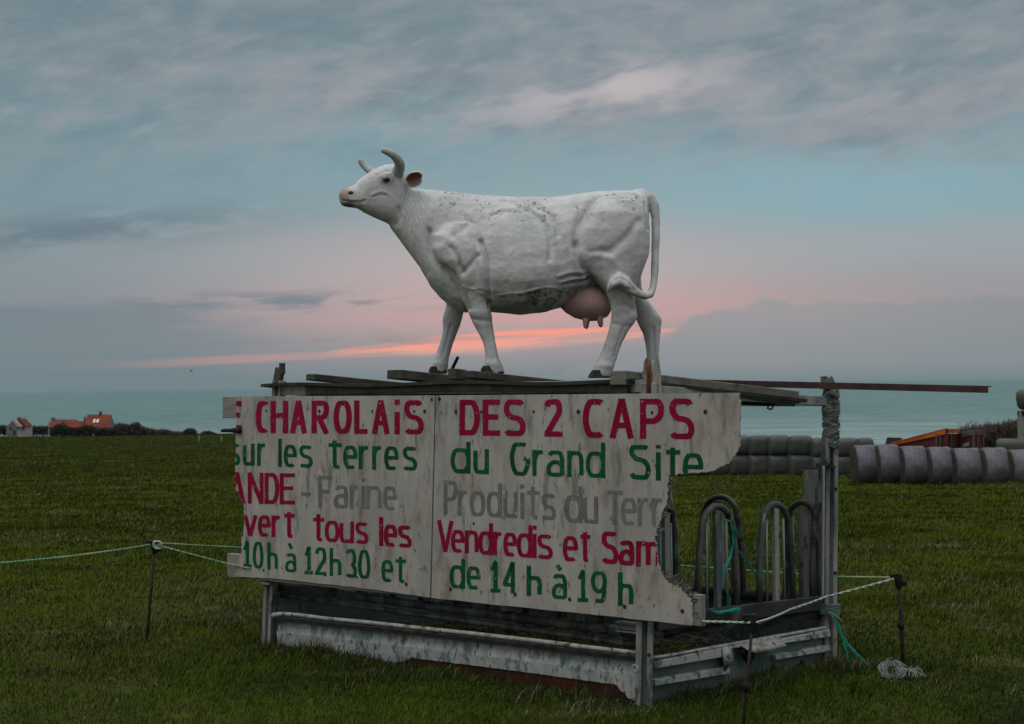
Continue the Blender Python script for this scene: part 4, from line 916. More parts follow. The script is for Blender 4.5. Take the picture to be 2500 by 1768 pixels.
CRV += [([(965, 1108), (1055, 1104)], .007, 28), ([(1045, 1420), (1135, 1432)], .006, 16), ([(1940, 1128), (1962, 1150)], .010, 22), ([(1885, 1055), (1935, 1092)], -.009, 13),
 ([(1875, 1205), (1822, 1380)], -.006, 8), ([(1050, 1200), (1090, 1390)], -.005, 8), ([(1850, 1110), (1880, 1150), (1870, 1190)], .006, 18), ([(1700, 1430), (1815, 1440)], .006, 18), ([(815, 1180), (760, 1380)], -.005, 8),
 ([(775, 1110), (870, 1115)], .007, 26), ([(700, 1420), (790, 1428)], .006, 16), ([(2090, 1200), (2095, 1400)], -.006, 9), ([(2120, 1130), (2140, 1150)], .009, 22), ([(930, 1150), (1075, 1165)], -.005, 12), ([(1815, 1180), (1940, 1200)], -.004, 14)]
for pts, dep, wd in CRV: disp += dep*(1.55 if dep < 0 else .85)*np.exp(-(polydist(P2, pts)/wd)**2)*(trunk if pts[0][1] < 1050 else side)
neckm = np.clip((PX-500)/40, 0, 1)*np.clip((700-PX)/90, 0, 1)*np.clip((PY-345)/50, 0, 1)*np.clip((640-PY)/120, 0, 1)
disp += .0055*np.sin((PX+.12*(PY-400)+14*np.sin(PY*.021)+9*np.sin(PY*.053+PX*.02))*.27)*neckm*side
tuft = (PX < 1960)*(PX > 1765)*(PY > 870)*(PY < 1030)*(lat < -.30)
for o_ in (-34, -14, 6, 24):
    disp -= .006*np.exp(-(polydist(P2, [(1950, 985+o_*.3), (1900, 952+o_*.8), (1850, 934+o_*.9), (1812, 950+o_*.8), (1786, 990+o_*.4)])/4.5)**2)*tuft
for i in range(n):
    v3 = Vector(co[i]); amp = .0042 if (PY[i] < 1100 and PX[i] > 640) else .0022
    disp[i] += amp*mnoise.fractal(v3*9.0, 1.0, 2.2, 3)*1.0 + .0016*mnoise.noise(v3*38)
disp += .006*np.array([mnoise.noise(Vector(c)*4.6+Vector((3, 1, 7))) for c in co])*trunk*(PX > 660)
co += no*disp[:, None]
me.vertices.foreach_set('co', co.astype(np.float32).ravel()); me.update()
# paint masks: pink skin, grime with underside shade, peeling
fr3 = np.array([mnoise.fractal(Vector(c)*7, 1, 2, 4) for c in co])
fr5 = np.array([mnoise.fractal(Vector(c)*30, 1, 2, 3) for c in co])
sst = lambda x, a, b: (lambda t: t*t*(3-2*t))(np.clip((x-a)/(b-a), 0, 1))
pink = sst(206-PX-.25*(PY-380)*0+14*fr3, 0, 22)*sst(PY, 330, 345)*(1-sst(PY, 405, 425))
lipm = sst(245-PX, 0, 40)*sst(PY+6*fr3, 418, 440)*(PX < 300)*(PY < 480)
pinkt = (PX > 1960)*(PX < 2045)*(PY > 800)*(PY < 960)*(np.abs(lat) < .16)*(no[:, 0] > .1)
grime_shade = np.exp(-((PX-1450)/170)**2-((PY-1010)/75)**2)*sst(fr3*.6+fr5*.5, -.15, .6)*.62
grime_shade += .5*np.exp(-((PX-870)/60)**2-((PY-800)/35)**2)*sst(fr5, 0, .5)+.35*np.exp(-((PX-950)/130)**2-((PY-600)/70)**2)*sst(fr3+.5*fr5, .1, .7)
grime_shade += .5*sst(-no[:, 2], .2, .85)*(PY < 1130)*sst(fr3*.6+.4*fr5, -.5, .4)*(PX > 900)  # down-facing underside painted darker as shade, broken up by noise
vein = np.zeros(n)
for pts in ([(1330, 1000), (1390, 1020), (1395, 1090)], [(1500, 985), (1490, 1040)], [(1290, 1000), (1330, 1030), (1345, 1100)], [(1430, 940), (1440, 1010), (1440, 1080)]):
    vein += np.exp(-(polydist(P2, [(a+6*math.sin(b), b) for a, b in pts])/5)**2)*.8
for pts in ([(1520, 900), (1570, 888), (1640, 888)], [(1530, 938), (1590, 925), (1690, 910)], [(1130, 1016), (1250, 1010), (1330, 988), (1430, 968)]):
    vein += np.exp(-(polydist(P2, pts)/5)**2)*.55
grime_shade = np.clip(grime_shade+vein*trunk*sst(fr5, -.4, .2), 0, 1)
topm = sst(no[:, 2], .1, .75)*(PY < 560)
ca = me.color_attributes.new('paint', 'FLOAT_COLOR', 'POINT')
ca.data.foreach_set('color', np.stack([np.clip(pink+pinkt*.8, 0, 1), np.clip(lipm, 0, 1), grime_shade, np.clip(topm, 0, 1)], 1).astype(np.float32).ravel())
me.shade_smooth()
cmx = bpy.data.materials.new('white_statue_paint'); cmx.use_nodes = True; N = NT(cmx.node_tree); p = cmx.node_tree.nodes['Principled BSDF']
at_ = N.new('ShaderNodeAttribute', attribute_name='paint'); sp_ = N.new('ShaderNodeSeparateColor'); N.put(sp_.inputs[0], at_.outputs['Color'])
obj_ = N.new('ShaderNodeTexCoord').outputs['Object']
na = N.noise(obj_, 5, 6, .6); nb = N.noise(obj_, 34, 4, .6); nc_ = N.noise(obj_, 12, 6, .65)
col = N.mix(N.ss(na, .35, .65), C(.58, .59, .59), C(.46, .475, .48))
col = N.mix(N.m('MULTIPLY', N.ss(nc_, .50, .72), .55), col, C(.36, .375, .38))
spots = N.m('MULTIPLY', N.ss(nb, .575, .62), N.m('MULTIPLY', at_.outputs['Alpha'], N.ss(na, .44, .56)))
col = N.mix(spots, col, N.mix(N.ss(nc_, .5, .6), C(.13, .13, .13), C(.22, .13, .085)))
sp2 = N.m('MULTIPLY', N.ss(N.noise(obj_, 55, 2, .5), .70, .74), .7); col = N.mix(sp2, col, C(.22, .22, .22))
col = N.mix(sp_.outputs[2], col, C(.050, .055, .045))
col = N.mix(sp_.outputs[0], col, N.mix(N.ss(nc_, .4, .7), C(.42, .29, .27), C(.34, .23, .22)))
col = N.mix(sp_.outputs[1], col, C(.13, .125, .12))
N.put(p.inputs['Base Color'], col); p.inputs['Roughness'].default_value = .52; p.inputs['Specular IOR Level'].default_value = .3
bp_ = N.new('ShaderNodeBump'); bp_.inputs['Strength'].default_value = .35; bp_.inputs['Distance'].default_value = .008
N.put(bp_.inputs['Height'], N.m('ADD', N.noise(obj_, 24, 6, .65), N.m('MULTIPLY', N.noise(obj_, 90, 3, .6), .35))); cmx.node_tree.links.new(bp_.outputs[0], p.inputs['Normal'])
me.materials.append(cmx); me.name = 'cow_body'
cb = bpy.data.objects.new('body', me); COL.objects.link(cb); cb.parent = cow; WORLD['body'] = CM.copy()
M['horn'] = mat('grey_horn_paint', C(.44, .46, .45), C(.34, .37, .36), 6, .5, 0, (1, 1, 1), .15, 40, [(C(.2, .21, .2), 14, .62, .72)])
M['ear_in'] = mat('reddish_inner_ear', C(.25, .125, .105), C(.16, .08, .07), 14, .7, 0, (1, 1, 1), .4, 50)
M['ear_out'] = mat('white_ear', C(.60, .61, .60), C(.48, .49, .49), 8, .6, 0, (1, 1, 1), .2, 50)
M['udder'] = mat('pink_udder_paint', C(.52, .34, .30), C(.40, .26, .235), 5, .55, 0, (1, 1, 1), .3, 26, [(C(.22, .16, .14), 9, .57, .75), (C(.48, .33, .30), 12, .60, .72)])
M['hoof'] = mat('black_hoof', C(.030, .030, .030), C(.07, .07, .066), 20, .7, 0, (1, 1, 1), .2, 60)
M['eye'] = mat('dark_eye', C(.015, .010, .008), None, rough=.12, spec=.6)
M['eyelid'] = mat('ochre_eyelid', C(.20, .095, .045), C(.34, .22, .16), 30, .6)
M['nostril'] = mat('dark_red_nostril', C(.14, .035, .035), C(.07, .02, .02), 30, .7)
cb_ = lambda mb, nm, mk, par=None, **k: (MBbuild(mb, nm, mk, par, **k))
def MBbuild(mb, nm, mk, par=None, smooth=True, rot=True, world=False, **k):
    if rot: mb.v = [hrot(v) for v in mb.v]
    mb.v = [CM @ v for v in mb.v]
    return mb.build(nm, M[mk], par or cow, smooth=smooth, **k)
# horns
for sg in (-1, 1):
    mb = MB(); path = [(468, 262, .06), (466, 240, .085), (464, 218, .135), (448, 188, .195), (402, 152, .240), (352, 130, .252), (326, 124, .247)] if sg < 0 else [(470, 262, .05), (450, 246, .10), (425, 238, .15), (394, 226, .19), (356, 194, .235), (326, 158, .255), (312, 132, .255)]
    fine_ = []
    for k in range(25):
        f = k/24*(len(path)-1); i = min(int(f), len(path)-2); t = f-i
        P = [np.array(path[max(0, min(len(path)-1, i+j))]) for j in (-1, 0, 1, 2)]
        q = .5*((2*P[1])+(-P[0]+P[2])*t+(2*P[0]-5*P[1]+4*P[2]-P[3])*t*t+(-P[0]+3*P[1]-3*P[2]+P[3])*t**3)
        fine_.append(cv(hx(q[0]), q[1], sg*q[2]))
    mb.tube(fine_, [S0*((42 if sg < 0 else 38)-(27 if sg < 0 else 23)*(k/24)**1.15)*(1 if k < 24 else .6) for k in range(25)], 16); MBbuild(mb, 'horn', 'horn')
# ears: a cupped leaf
for sg in (-1, 1):
    def ear(mb, inset):
        g = []
        for i in range(9):
            t = i/8; wv = max(.012, (1-abs(2*t-1.06)**3.0))**.5*.050 if t < .97 else .020; cx_, cy_, cl = 506+86*t, 292-6*t-10*t*t, .120+.055*t
            row = []
            for j in range(9):
                s = (j/8-.5)*2; dep = .022*(1-s*s)*math.sin(math.pi*min(1, .15+.80*t))
                row.append(cv(hx(cx_)+dep/S0*.5, cy_-wv*s/S0*.98-6*s*(1-t), sg*(cl-dep*1.0+.012*s*s-inset)))
            g.append(row)
        mb.sheet(g)
    mb = MB(); ear(mb, .0); e_ = MBbuild(mb, 'ear', 'ear_out', solid=.010)
    mb = MB(); ear(mb, -.0065); mb.v = [v for v in mb.v]; i_ = MBbuild(mb, 'inner_ear', 'ear_in', e_)
    # scale inner skin slightly inwards from the rim
    c0 = sum((v.co for v in i_.data.vertices), Vector())/len(i_.data.vertices)
    for v in i_.data.vertices: v.co = c0+(v.co-c0)*.86
# eyes
for sg in (-1, 1):
    c = cv(hx(394), 290, sg*.113)
    def ell(mb, c, rx, ry, rl, n1=10, n2=18):
        mb.rings([[c+Vector((rx*math.sin(math.pi*i/n1)*math.cos(2*math.pi*k/n2), rl*math.cos(math.pi*i/n1), ry*math.sin(math.pi*i/n1)*math.sin(2*math.pi*k/n2))) for k in range(n2)] for i in range(1, n1)])
    mb = MB(); ell(mb, c-Vector((0, sg*.004, 0)), .037, .029, .013); ld = MBbuild(mb, 'eyelid', 'eyelid')
    mb = MB(); ell(mb, c+Vector((-.002, sg*.004, -.001)), .025, .019, .013); MBbuild(mb, 'eye', 'eye', ld)
    mb = MB(); ell(mb, cv(hx(184), 375, sg*.073), .020, .012, .010); MBbuild(mb, 'nostril', 'nostril')
# hooves: two claws each
def hoofs(pts, lc, tilt=0):
    for dl in (-.026, .026):
        mb = MB(); rings = []
        for x0, x1, y in pts:
            rings.append([cv((x0+x1)/2+(x1-x0)/2*math.cos(a), y+(a_ := 0), lc+dl+.024*math.sin(a)) for a in [2*math.pi*k/14 for k in range(14)]])
        mb.rings(rings); MBbuild(mb, 'hoof', 'hoof', rot=False, smooth=False, bevel=.003)
hoofs([(1022, 1085, 1436), (1008, 1095, 1456), (1006, 1092, 1478), (1012, 1090, 1485)], -.205)
hoofs([(1105, 1152, 1470), (1110, 1150, 1486)], -.205)
hoofs([(686, 770, 1440), (672, 786, 1465), (674, 788, 1484)], .20)
hoofs([(1692, 1760, 1462), (1672, 1790, 1488), (1664, 1808, 1506), (1668, 1806, 1512)], -.21)
hoofs([(2026, 2120, 1470), (2014, 2124, 1500)], .20)
# udder and teats
mb = MB()
loft(mb, [(1520, 1000, 1500, 1070, .06), (1560, 940, 1535, 1105, .13), (1620, 915, 1590, 1140, .175), (1690, 915, 1670, 1160, .19), (1750, 940, 1745, 1156, .18), (1795, 990, 1795, 1132, .15), (1815, 1040, 1812, 1100, .08)], seg=28, p=2.2)
ud = MBbuild(mb, 'udder', 'udder', rot=False)
dz = ud.data
for v in dz.vertices: v.co += v.normal*(.006*mnoise.noise(v.co*14))
dz.update()
for x, y, l in [(1655, 1140, -.10), (1745, 1128, -.11), (1668, 1140, .09), (1752, 1130, .09)]:
    mb = MB(); mb.tube([cv(x, y, l), cv(x-1, y+30, l), cv(x-2 if x < 1700 else x+4, y+56, l), cv(x-2 if x < 1700 else x+6, y+66, l)], [S0*r for r in (22, 17, 13, 5)], 12); MBbuild(mb, 'teat', 'udder', ud, rot=False)
# ================================================================== FENCE STAKES, ROPES, TWINE
def gz(px, py):      # point of the terrain seen at a pixel
    d = ray(px, py); t = 3.0
    while t < 900:
        P = EYE+d*t
        if P.z <= tz(P.x, P.y): break
        t += .02 if t < 30 else .2
    return EYE+d*t
def ground_d(px, depth):                     # terrain point under a pixel column at a given distance
    P = at(px, 1000, depth); return Vector((P.x, P.y, tz(P.x, P.y)))
GS = 'plastic headed electric fence stakes'
sL = gz(356, 1562); sLt = at(378, 1330, sL.y)
def stake(base, top, lab, extra=(), r=.011):
    t = thing('fence_stake', lab, 'fence stake', base, GS)
    mb = MB(); mb.tube([base-UP*.1, base.lerp(top, .5)+Vector((.004, 0, 0)), top], r, 8); mb.build('stake_rod', M['stake'], t, smooth=True)
    mb = MB(); mb.lathe(top-UP*.07, UP, [(0, .012), (.01, .022), (.055, .027), (.075, .026), (.10, .022), (.105, .01)], 14)
    mb.box(top+Vector((-.03, -.01, .015)), Vector((.03, 0, 0)), Vector((0, .014, 0)), UP*.018)
    mb.box(top+Vector((.034, -.01, -.035)), Vector((.018, 0, 0)), Vector((0, .014, 0)), UP*.018)
    mb.build('insulator', M['blackplastic'], t, bevel=.004)
    for f in extra:
        mb = MB(); q = base.lerp(top, f); mb.lathe(q-UP*.028, UP, [(0, .012), (.008, .021), (.048, .021), (.056, .012)], 12); mb.build('ring', M['blackplastic'], t, smooth=True)
    return t
stake(sL, sLt, 'thin dark fence stake in the grass left of the feeder holding the green rope')
sR = gz(2205, 1626); sRt = at(2194, 1412, sR.y); stake(sR, sRt, 'dark fence stake in the grass right of the feeder with a black ring halfway up', (.46,), .013)
dM = 10.05; sMt = at(1838, 1514, dM); b_ = at(1808, 1790, dM); sM = Vector((b_.x, b_.y, -.05)); stake(sM, sMt, 'fence stake standing close to the viewer in front of the right end of the feeder', (.42,), .009)
def rope(pts, r, mk, lab, name='fence_rope', grp='electric fence ropes', sag=.0, twist=True):
    # two twisted strands
    P = [Vector(p) for p in pts]; fine = []
    for i in range(len(P)-1):
        L_ = (P[i+1]-P[i]).length; n = max(3, int(L_/.016))
        for k in range(n): t = k/n; fine.append(P[i].lerp(P[i+1], t)-UP*sag*L_*4*t*(1-t))
    fine.append(P[-1]); mb = MB()
    for ph in (0, math.pi):
        st = []
        for k, q in enumerate(fine):
            t = (fine[min(k+1, len(fine)-1)]-fine[max(k-1, 0)]).normalized(); a = t.cross(UP).normalized(); b = t.cross(a)
            th = k*.9+ph; st.append(q+(a*math.cos(th)+b*math.sin(th))*r*.75)
        mb.tube(st, r, 5)
    o = mb.build(name, M[mk], None, smooth=True); return tag(o, lab, 'rope', grp)
f0 = at(-60, 1380, 11.2)
rope([f0, sLt+Vector((-.03, -.03, .0))], .0065, 'ropegreen', 'green fence rope running in from the left edge to the left stake', sag=.006)
rope([sLt+Vector((.0, .02, .01)), BP(700, 1344, -.35), BP(1500, 1370, -.4), at(2034, 1408, 14.2), sRt+Vector((.0, .03, .0))], .0055, 'ropegreen', 'green fence rope passing behind the feeder between the outer stakes')
rope([sLt+Vector((.02, -.03, 0)), FP(547, 1374, OFF+.02), FP(612, 1388, OFF+.006)], .0042, 'ropegreen', 'pale green fence rope from the left stake to the lower left corner of the sign')
fr_pts = [FP(1640, 1514, OFF-.065), FP(1712, 1517, OFF-.03), sMt+Vector((-.02, -.03, -.01))]
rope(fr_pts, .0045, 'rope', 'short pale fence rope from the lower right corner of the sign to the nearest stake')
rope([sMt+Vector((.02, -.03, -.01)), RP(1930, 1488, .14), RP(2020, 1456, .18), sRt+Vector((-.04, -.03, 0))], .005, 'rope', 'white twisted rope rising from the nearest stake to the right stake', sag=.004)
mb = MB(); k0 = sLt+Vector((.03, -.03, 0))
for i in range(4): mb.tube([k0+Vector((.035*math.cos(a+i), -.01+.004*i, .03*math.sin(a+i*.7))) for a in [j*.6 for j in range(9)]], .006, 5)
o = mb.build('rope_knot', M['rope'], None, smooth=True); tag(o, 'white knot of rope at the head of the left stake', 'knot')

def strands(pathpx, fn, nn, spread, r, seed, fray=0.0):
    q = random.Random(seed); mb = MB()
    for k in range(nn):
        ph = q.uniform(0, 6.28); pts = []
        for i, pp in enumerate(pathpx):
            P = fn(*pp); s = spread*(.4+.6*i/len(pathpx)); P = P+Vector((q.uniform(-1, 1)*s, q.uniform(-1, 1)*s*.5, q.uniform(-1, 1)*s)); pts.append(P)
        mb.tube(pts, [r]*(len(pts)-1)+[r*.4], 5)
    return mb
TW = 'turquoise baler twine tied to the feeder'
hp = lambda x, y, o=.0: RP(x, y, o)
mb = strands([(1765, 1268), (1783, 1272), (1788, 1295), (1790, 1330), (1783, 1360), (1770, 1385), (1766, 1405)], lambda x, y: RP(x, y, .0), 4, .008, .004, 1)
mb2 = strands([(1788, 1290), (1800, 1300), (1806, 1310)], lambda x, y: RP(x, y, .02), 9, .02, .0025, 2); mb.add(mb2.v, mb2.f)
mb2 = strands([(1789, 1326), (1812, 1356), (1828, 1376), (1846, 1404)], lambda x, y: RP(x, y, .02), 3, .005, .004, 5); mb.add(mb2.v, mb2.f)
mb2 = strands([(1824, 1374), (1836, 1388), (1846, 1402)], lambda x, y: RP(x, y, .02), 8, .014, .003, 6); mb.add(mb2.v, mb2.f)
o = mb.build('twine', M['twine']); tag(o, 'frayed turquoise twine knotted to the middle hoop and hanging in two ends', 'twine', TW)
mb = strands([(1736, 1490), (1752, 1497), (1770, 1494), (1790, 1492), (1806, 1487)], lambda x, y: RP(x, y, .03), 14, .018, .004, 8)
o = mb.build('twine', M['twine']); tag(o, 'tangle of turquoise twine on the dark rail below the hoops', 'twine', TW)
mb = strands([(1768, 1410), (1774, 1440), (1782, 1462), (1778, 1490)], lambda x, y: RP(x, y, .0), 3, .012, .002, 9)
o = mb.build('twine', M['twine']); tag(o, 'thin turquoise threads hanging between the feeder bars', 'twine', TW)
gC = lambda x, y: at(x, y, Cc.y-.12)
mb = strands([(2028, 1498), (2040, 1520), (2058, 1555), (2064, 1580), (2070, 1605), (2080, 1640)], gC, 4, .010, .005, 11)
mb2 = strands([(2028, 1500), (2044, 1524), (2062, 1562), (2078, 1582), (2098, 1604), (2120, 1624), (2146, 1630)], gC, 5, .012, .005, 12); mb.add(mb2.v, mb2.f)
o = mb.build('twine', M['twine']); tag(o, 'turquoise twine hanging from the right corner post and trailing onto the grass', 'twine', TW)
mb = strands([(2022, 1494), (2044, 1506), (2056, 1517)], gC, 4, .004, .006, 13); mb2 = strands([(2056, 1517), (2064, 1540), (2066, 1558)], gC, 1, .0, .003, 14); mb.add(mb2.v, mb2.f)
M['straw'] = mat('straw_cord', C(.28, .25, .15), C(.20, .20, .08), 12, .9)
o = mb.build('cord', M['straw']); tag(o, 'short yellowish cord tied round the right post above the turquoise twine', 'cord')
mb = MB(); c_ = RP(2022, 1490, .0)
for i in range(6): mb.tube([c_+UP*(-.02+i*.012)+Vector((.075*math.cos(a), .075*math.sin(a), .006*math.sin(a*2+i))) for a in [j*2*math.pi/16 for j in range(17)]], .007, 5, caps=False)
M['twine_dull'] = mat('dull_teal_twine', C(.08, .16, .16), C(.12, .20, .19), 14, .9)
o = mb.build('twine', M['twine_dull']); tag(o, 'dull blue twine wound round the right post at rail height', 'twine', TW)
q = random.Random(5); mb = MB(); g0 = gz(2178, 1655); g1 = gz(2215, 1658)
for k in range(64):
    a0 = q.uniform(0, 6.28); rr = .050+q.gauss(0, .012); c = g0 if k < 36 else g1
    if k < 36: pts = [c+Vector((rr*1.15*math.cos(a0+j*.35)+q.gauss(0, .006), rr*.9*math.sin(a0+j*.35)+q.gauss(0, .01), .055+rr*.72*math.sin(a0+j*.35)+q.gauss(0, .006))) for j in range(9)]
    else:
        dx = q.uniform(-.09, .09); dy = q.uniform(-.15, .1); pts = [c+Vector((dx*t+q.gauss(0, .012), dy*t, .02+.05*math.sin(t*2.6)+q.gauss(0, .006))) for t in (0, .3, .6, .85, 1.1)]
    mb.tube(pts, .0028, 4, caps=False)
o = mb.build('string_tangle', M['string']); tag(o, 'whitish tangle of old string lying on the grass by the right stake', 'string')

# ================================================================== BALES
M['silage'] = mat('dark_green_bale_wrap', C(.046, .053, .048), C(.068, .076, .070), .9, .55, 0, (1, 1, 1), .25, 3, [(C(.12, .135, .13), 2.2, .60, .75, (1, 1, .5)), (C(.035, .04, .037), 1.6, .56, .7)], spec=.35)
M['net'] = mat('net_wrapped_straw', C(.148, .152, .172), C(.090, .092, .104), 2.2, .8, 0, (1, 1, 1), 1.0, 9, [(C(.21, .215, .23), 3.2, .56, .72), (C(.13, .14, .14), 9, .58, .68), (C(.10, .085, .06), 5, .62, .74)])
M['net_dark'] = mat('dark_bale_end', C(.035, .032, .028), C(.065, .058, .046), 6, .95, 0, (1, 1, 1), .5, 14)
def silage(c, axis, r, l, lab, seed, grp='silage bales stacked in two rows'):
    q = random.Random(seed); mb = MB(); n1 = 30
    prof = [(-.50, .30), (-.495, .70), (-.47, .86), (-.42, .955), (-.34, .995), (-.15, 1.0), (.15, 1.0), (.34, .995), (.42, .955), (.47, .86), (.495, .70), (.50, .30)]
    axis = Vector(axis).normalized(); a = UP; b = axis.cross(a).normalized(); rings = []
    for t, rr in prof:
        ring = []
        for k in range(n1):
            th = 2*math.pi*k/n1; w = 1+.02*math.sin(3*th+seed)+.012*math.sin(7*th+seed*2+t*5)
            x = math.cos(th); y = math.sin(th); sq = 1/max(abs(x)**3.2+abs(y)**3.2, .01)**(1/3.2); sq = .2+.8*sq
            ring.append(c+axis*t*l+(a*x+b*y)*(r*rr*w*sq))
        rings.append(ring)
    mb.rings(rings); o = mb.build('silage_bale', M['silage'], None, smooth=True); return tag(o, lab, 'silage bale', grp)
ORD = ['first', 'second', 'third', 'fourth', 'fifth', 'sixth', 'seventh', 'eighth', 'ninth', 'tenth', 'eleventh']
cols = [2110, 2066, 2010, 1953, 1901, 1853, 1806, 1758, 1712, 1668, 1624]; wid = [36, 54, 58, 54, 50, 48, 48, 48, 48, 46, 46]
for i, (px, w) in enumerate(zip(cols, wid)):
    dep = 100+1.2*i*.6; k = dep/FPX
    for row, (yt, yb) in enumerate([(1064, 1112), (1110, 1163)]):
        if row == 1 and i == 0: continue
        y0 = (6 if i < 3 else 0) if row == 0 else (2 if i < 3 else 0)
        c = at(px, (yt+yb)/2+y0, dep); r = (yb-yt)*k/2*1.05
        silage(c, Vector((1, .12, 0)), r, w*k*1.05, ('upper' if row == 0 else 'lower')+' row silage bale in dark wrap, '+(ORD[i] if row == 0 else ORD[i-1])+' from the right end of the stack', 10*i+row)
cen = [2107, 2162, 2224, 2288, 2354, 2422, 2494]; tops = [1087, 1086, 1089, 1091, 1095, 1093, 1097]; bots = [1182, 1180, 1184, 1186, 1190, 1191, 1193]; wd_ = [58, 58, 66, 62, 74, 66, 78]
th = R(2); axd = Vector((math.cos(th), math.sin(th), 0))
SB = 'net wrapped straw bales lying in a row'
for i in range(7):
    dep = 74-.62*i; k = dep/FPX; c = at(cen[i]+3, (tops[i]+bots[i])/2+1.5, dep); r = (bots[i]-tops[i])*k/2*1.03; l = wd_[i]*k*.88
    lab = 'pale net wrapped straw bale, %s from the left in the long row' % ORD[i]
    t = thing('straw_bale', lab, 'straw bale', c-UP*r, SB)
    mb = MB(); q = random.Random(i); rings = []; n1 = 40
    b = axd.cross(UP).normalized()
    for tt, rr in [(-.5, .93), (-.485, .975), (-.44, 1.0), (-.2, 1.01), (0, 1.005), (.2, 1.01), (.44, 1.0), (.485, .975), (.5, .93)]:
        rings.append([c+axd*tt*l+(UP*math.cos(2*math.pi*j/n1)*(1.0 if math.cos(2*math.pi*j/n1) > 0 else .99)+b*math.sin(2*math.pi*j/n1))*r*rr*(1+.014*math.sin(2*2*math.pi*j/n1+i*1.9)+.008*math.sin(7*math.pi*j/n1*2+tt*9+i)) for j in range(n1)])
    mb.rings(rings, caps=False); mb.build('net_wrap', M['net'], t, smooth=True)
    for sg in (-1, 1):
        mb = MB(); mb.lathe(c+axd*sg*.495*l, axd*sg, [(-.03, r*.95), (.015, r*.93), (.03, r*.8), (.04, r*.4), (.02, r*.05)], 30); e = mb.build('bale_end', M['net_dark'], t, smooth=True)
        if sg < 0:
            mb = MB()
            for kk in range(70):
                a = q.uniform(0, 6.28); p0 = c+axd*sg*.5*l+(UP*math.cos(a)+b*math.sin(a))*r*q.uniform(.85, .99); mb.tube([p0, p0+Vector((q.gauss(0, .08), -.03, q.gauss(0, .08)))-axd*q.uniform(0, .08)], .006, 3, caps=False)
            ls = mb.build('loose_straw', M['net_dark'], t); ls['kind'] = 'stuff'
silage(at(2478, 1092, 79), Vector((1, -.3, 0)), .38, 90*79/FPX, 'single dark green wrapped bale behind the straw bales at the right edge', 91, None)

# ================================================================== TRAILERS, POST, SCRUB AT THE RIGHT
M['orange'] = mat('orange_trailer_paint', C(.55, .13, .012), C(.42, .085, .012), 1.4, .6, 0, (1, 1, 1), .1, 10, [(C(.25, .06, .02), 2.5, .58, .7)])
M['redbrown'] = mat('red_brown_trailer_paint', C(.105, .030, .030), C(.075, .028, .028), 1.2, .7, 0, (1, 1, 1), .1, 10, [(C(.16, .06, .05), 2.5, .6, .72)])
M['trailer_frame'] = mat('dull_trailer_frame', C(.13, .115, .11), C(.09, .085, .08), 3, .7)
M['salmon'] = mat('faded_salmon_paint', C(.42, .12, .06), C(.33, .09, .05), 2, .7)
M['grille'] = mat('dark_plate', C(.04, .04, .04), C(.06, .055, .05), 3, .8)
dT = 92.0; kT = dT/FPX
T = lambda x, y, dd=0.0: at(x, y, dT+dd)
t1 = thing('tipping_trailer', 'orange and dark red farm trailer tipped up behind the straw bales', 'trailer', T(2250, 1100))
def plate(poly, parent, name, mk, th=.06, back=0.0, lab=None):
    mb = MB(); mb.prism([T(x, y, dd+back) for x, y, dd in poly], Vector((0, -1, 0)), th); o = mb.build(name, M[mk], parent)
    if lab: o['label'] = lab
    return o
plate([(2178, 1084, 2), (2308, 1058, 0), (2308, 1120, 0), (2178, 1120, 2)], t1, 'side_panel', 'redbrown', .1)
plate([(2176, 1082, 1.9), (2309, 1049, -.1), (2309, 1060, -.1), (2206, 1085, 1.6), (2178, 1088, 1.9)], t1, 'top_rail', 'orange', .2)
plate([(2176, 1081, 1.95), (2309, 1047, -.05), (2309, 1049.5, -.05), (2176, 1083, 1.95)], t1, 'rim', 'redbrown', .25)
plate([(2314, 1059, -.05), (2344, 1059, 1.4), (2344, 1120, 1.4), (2314, 1120, -.05)], t1, 'tailboard', 'redbrown', .1)
plate([(2316, 1047, -.15), (2345, 1047, 1.3), (2345, 1057, 1.3), (2316, 1058, -.15)], t1, 'tailboard_rail', 'salmon', .15)
for x, dd in ((2311, -.2), (2322, .2), (2346, 1.3), (2295, .1), (2286, .1)):
    mb = MB(); mb.beam(T(x, 1120, dd), T(x, 1046 if x in (2311, 2346) else 1060, dd), Vector((1, 0, 0)), 4.5*kT if x == 2311 else 3*kT, .12); mb.build('upright', M['trailer_frame'] if x != 2311 else M['redbrown'], t1)
plate([(2345, 1048, 1.35), (2311, 1047, -.1), (2230, 1068, 2.6), (2262, 1070, 4.0)], t1, 'floor', 'redbrown', .1)
plate([(2158, 1099, 3), (2167, 1068, 3), (2204, 1069, 3), (2192, 1085, 3), (2168, 1099, 3)], t1, 'front_board', 'grille', .15)
t2 = thing('farm_trailer', 'dark red farm trailer with a grey rim standing right of the orange trailer', 'trailer', T(2375, 1100))
plate([(2347, 1064, 1.2), (2376, 1060, -.2), (2376, 1120, -.2), (2347, 1120, 1.2)], t2, 'side_panel', 'redbrown', .1)
plate([(2376, 1062, -.2), (2401, 1060, .6), (2403, 1120, .6), (2376, 1120, -.2)], t2, 'tailboard', 'redbrown', .1)
plate([(2346, 1056, 1.1), (2376, 1051, -.3), (2376, 1062, -.3), (2347, 1068, 1.1)], t2, 'rim', 'trailer_frame', .2)
plate([(2376, 1051, -.3), (2400, 1050, .5), (2400, 1062, .5), (2376, 1062, -.3)], t2, 'rim', 'trailer_frame', .2)
for x, dd in ((2377, -.35), (2387, .1), (2401, .5)):
    mb = MB(); mb.beam(T(x, 1120, dd), T(x, 1052, dd), Vector((1, 0, 0)), 3*kT, .12); mb.build('upright', M['trailer_frame'], t2)
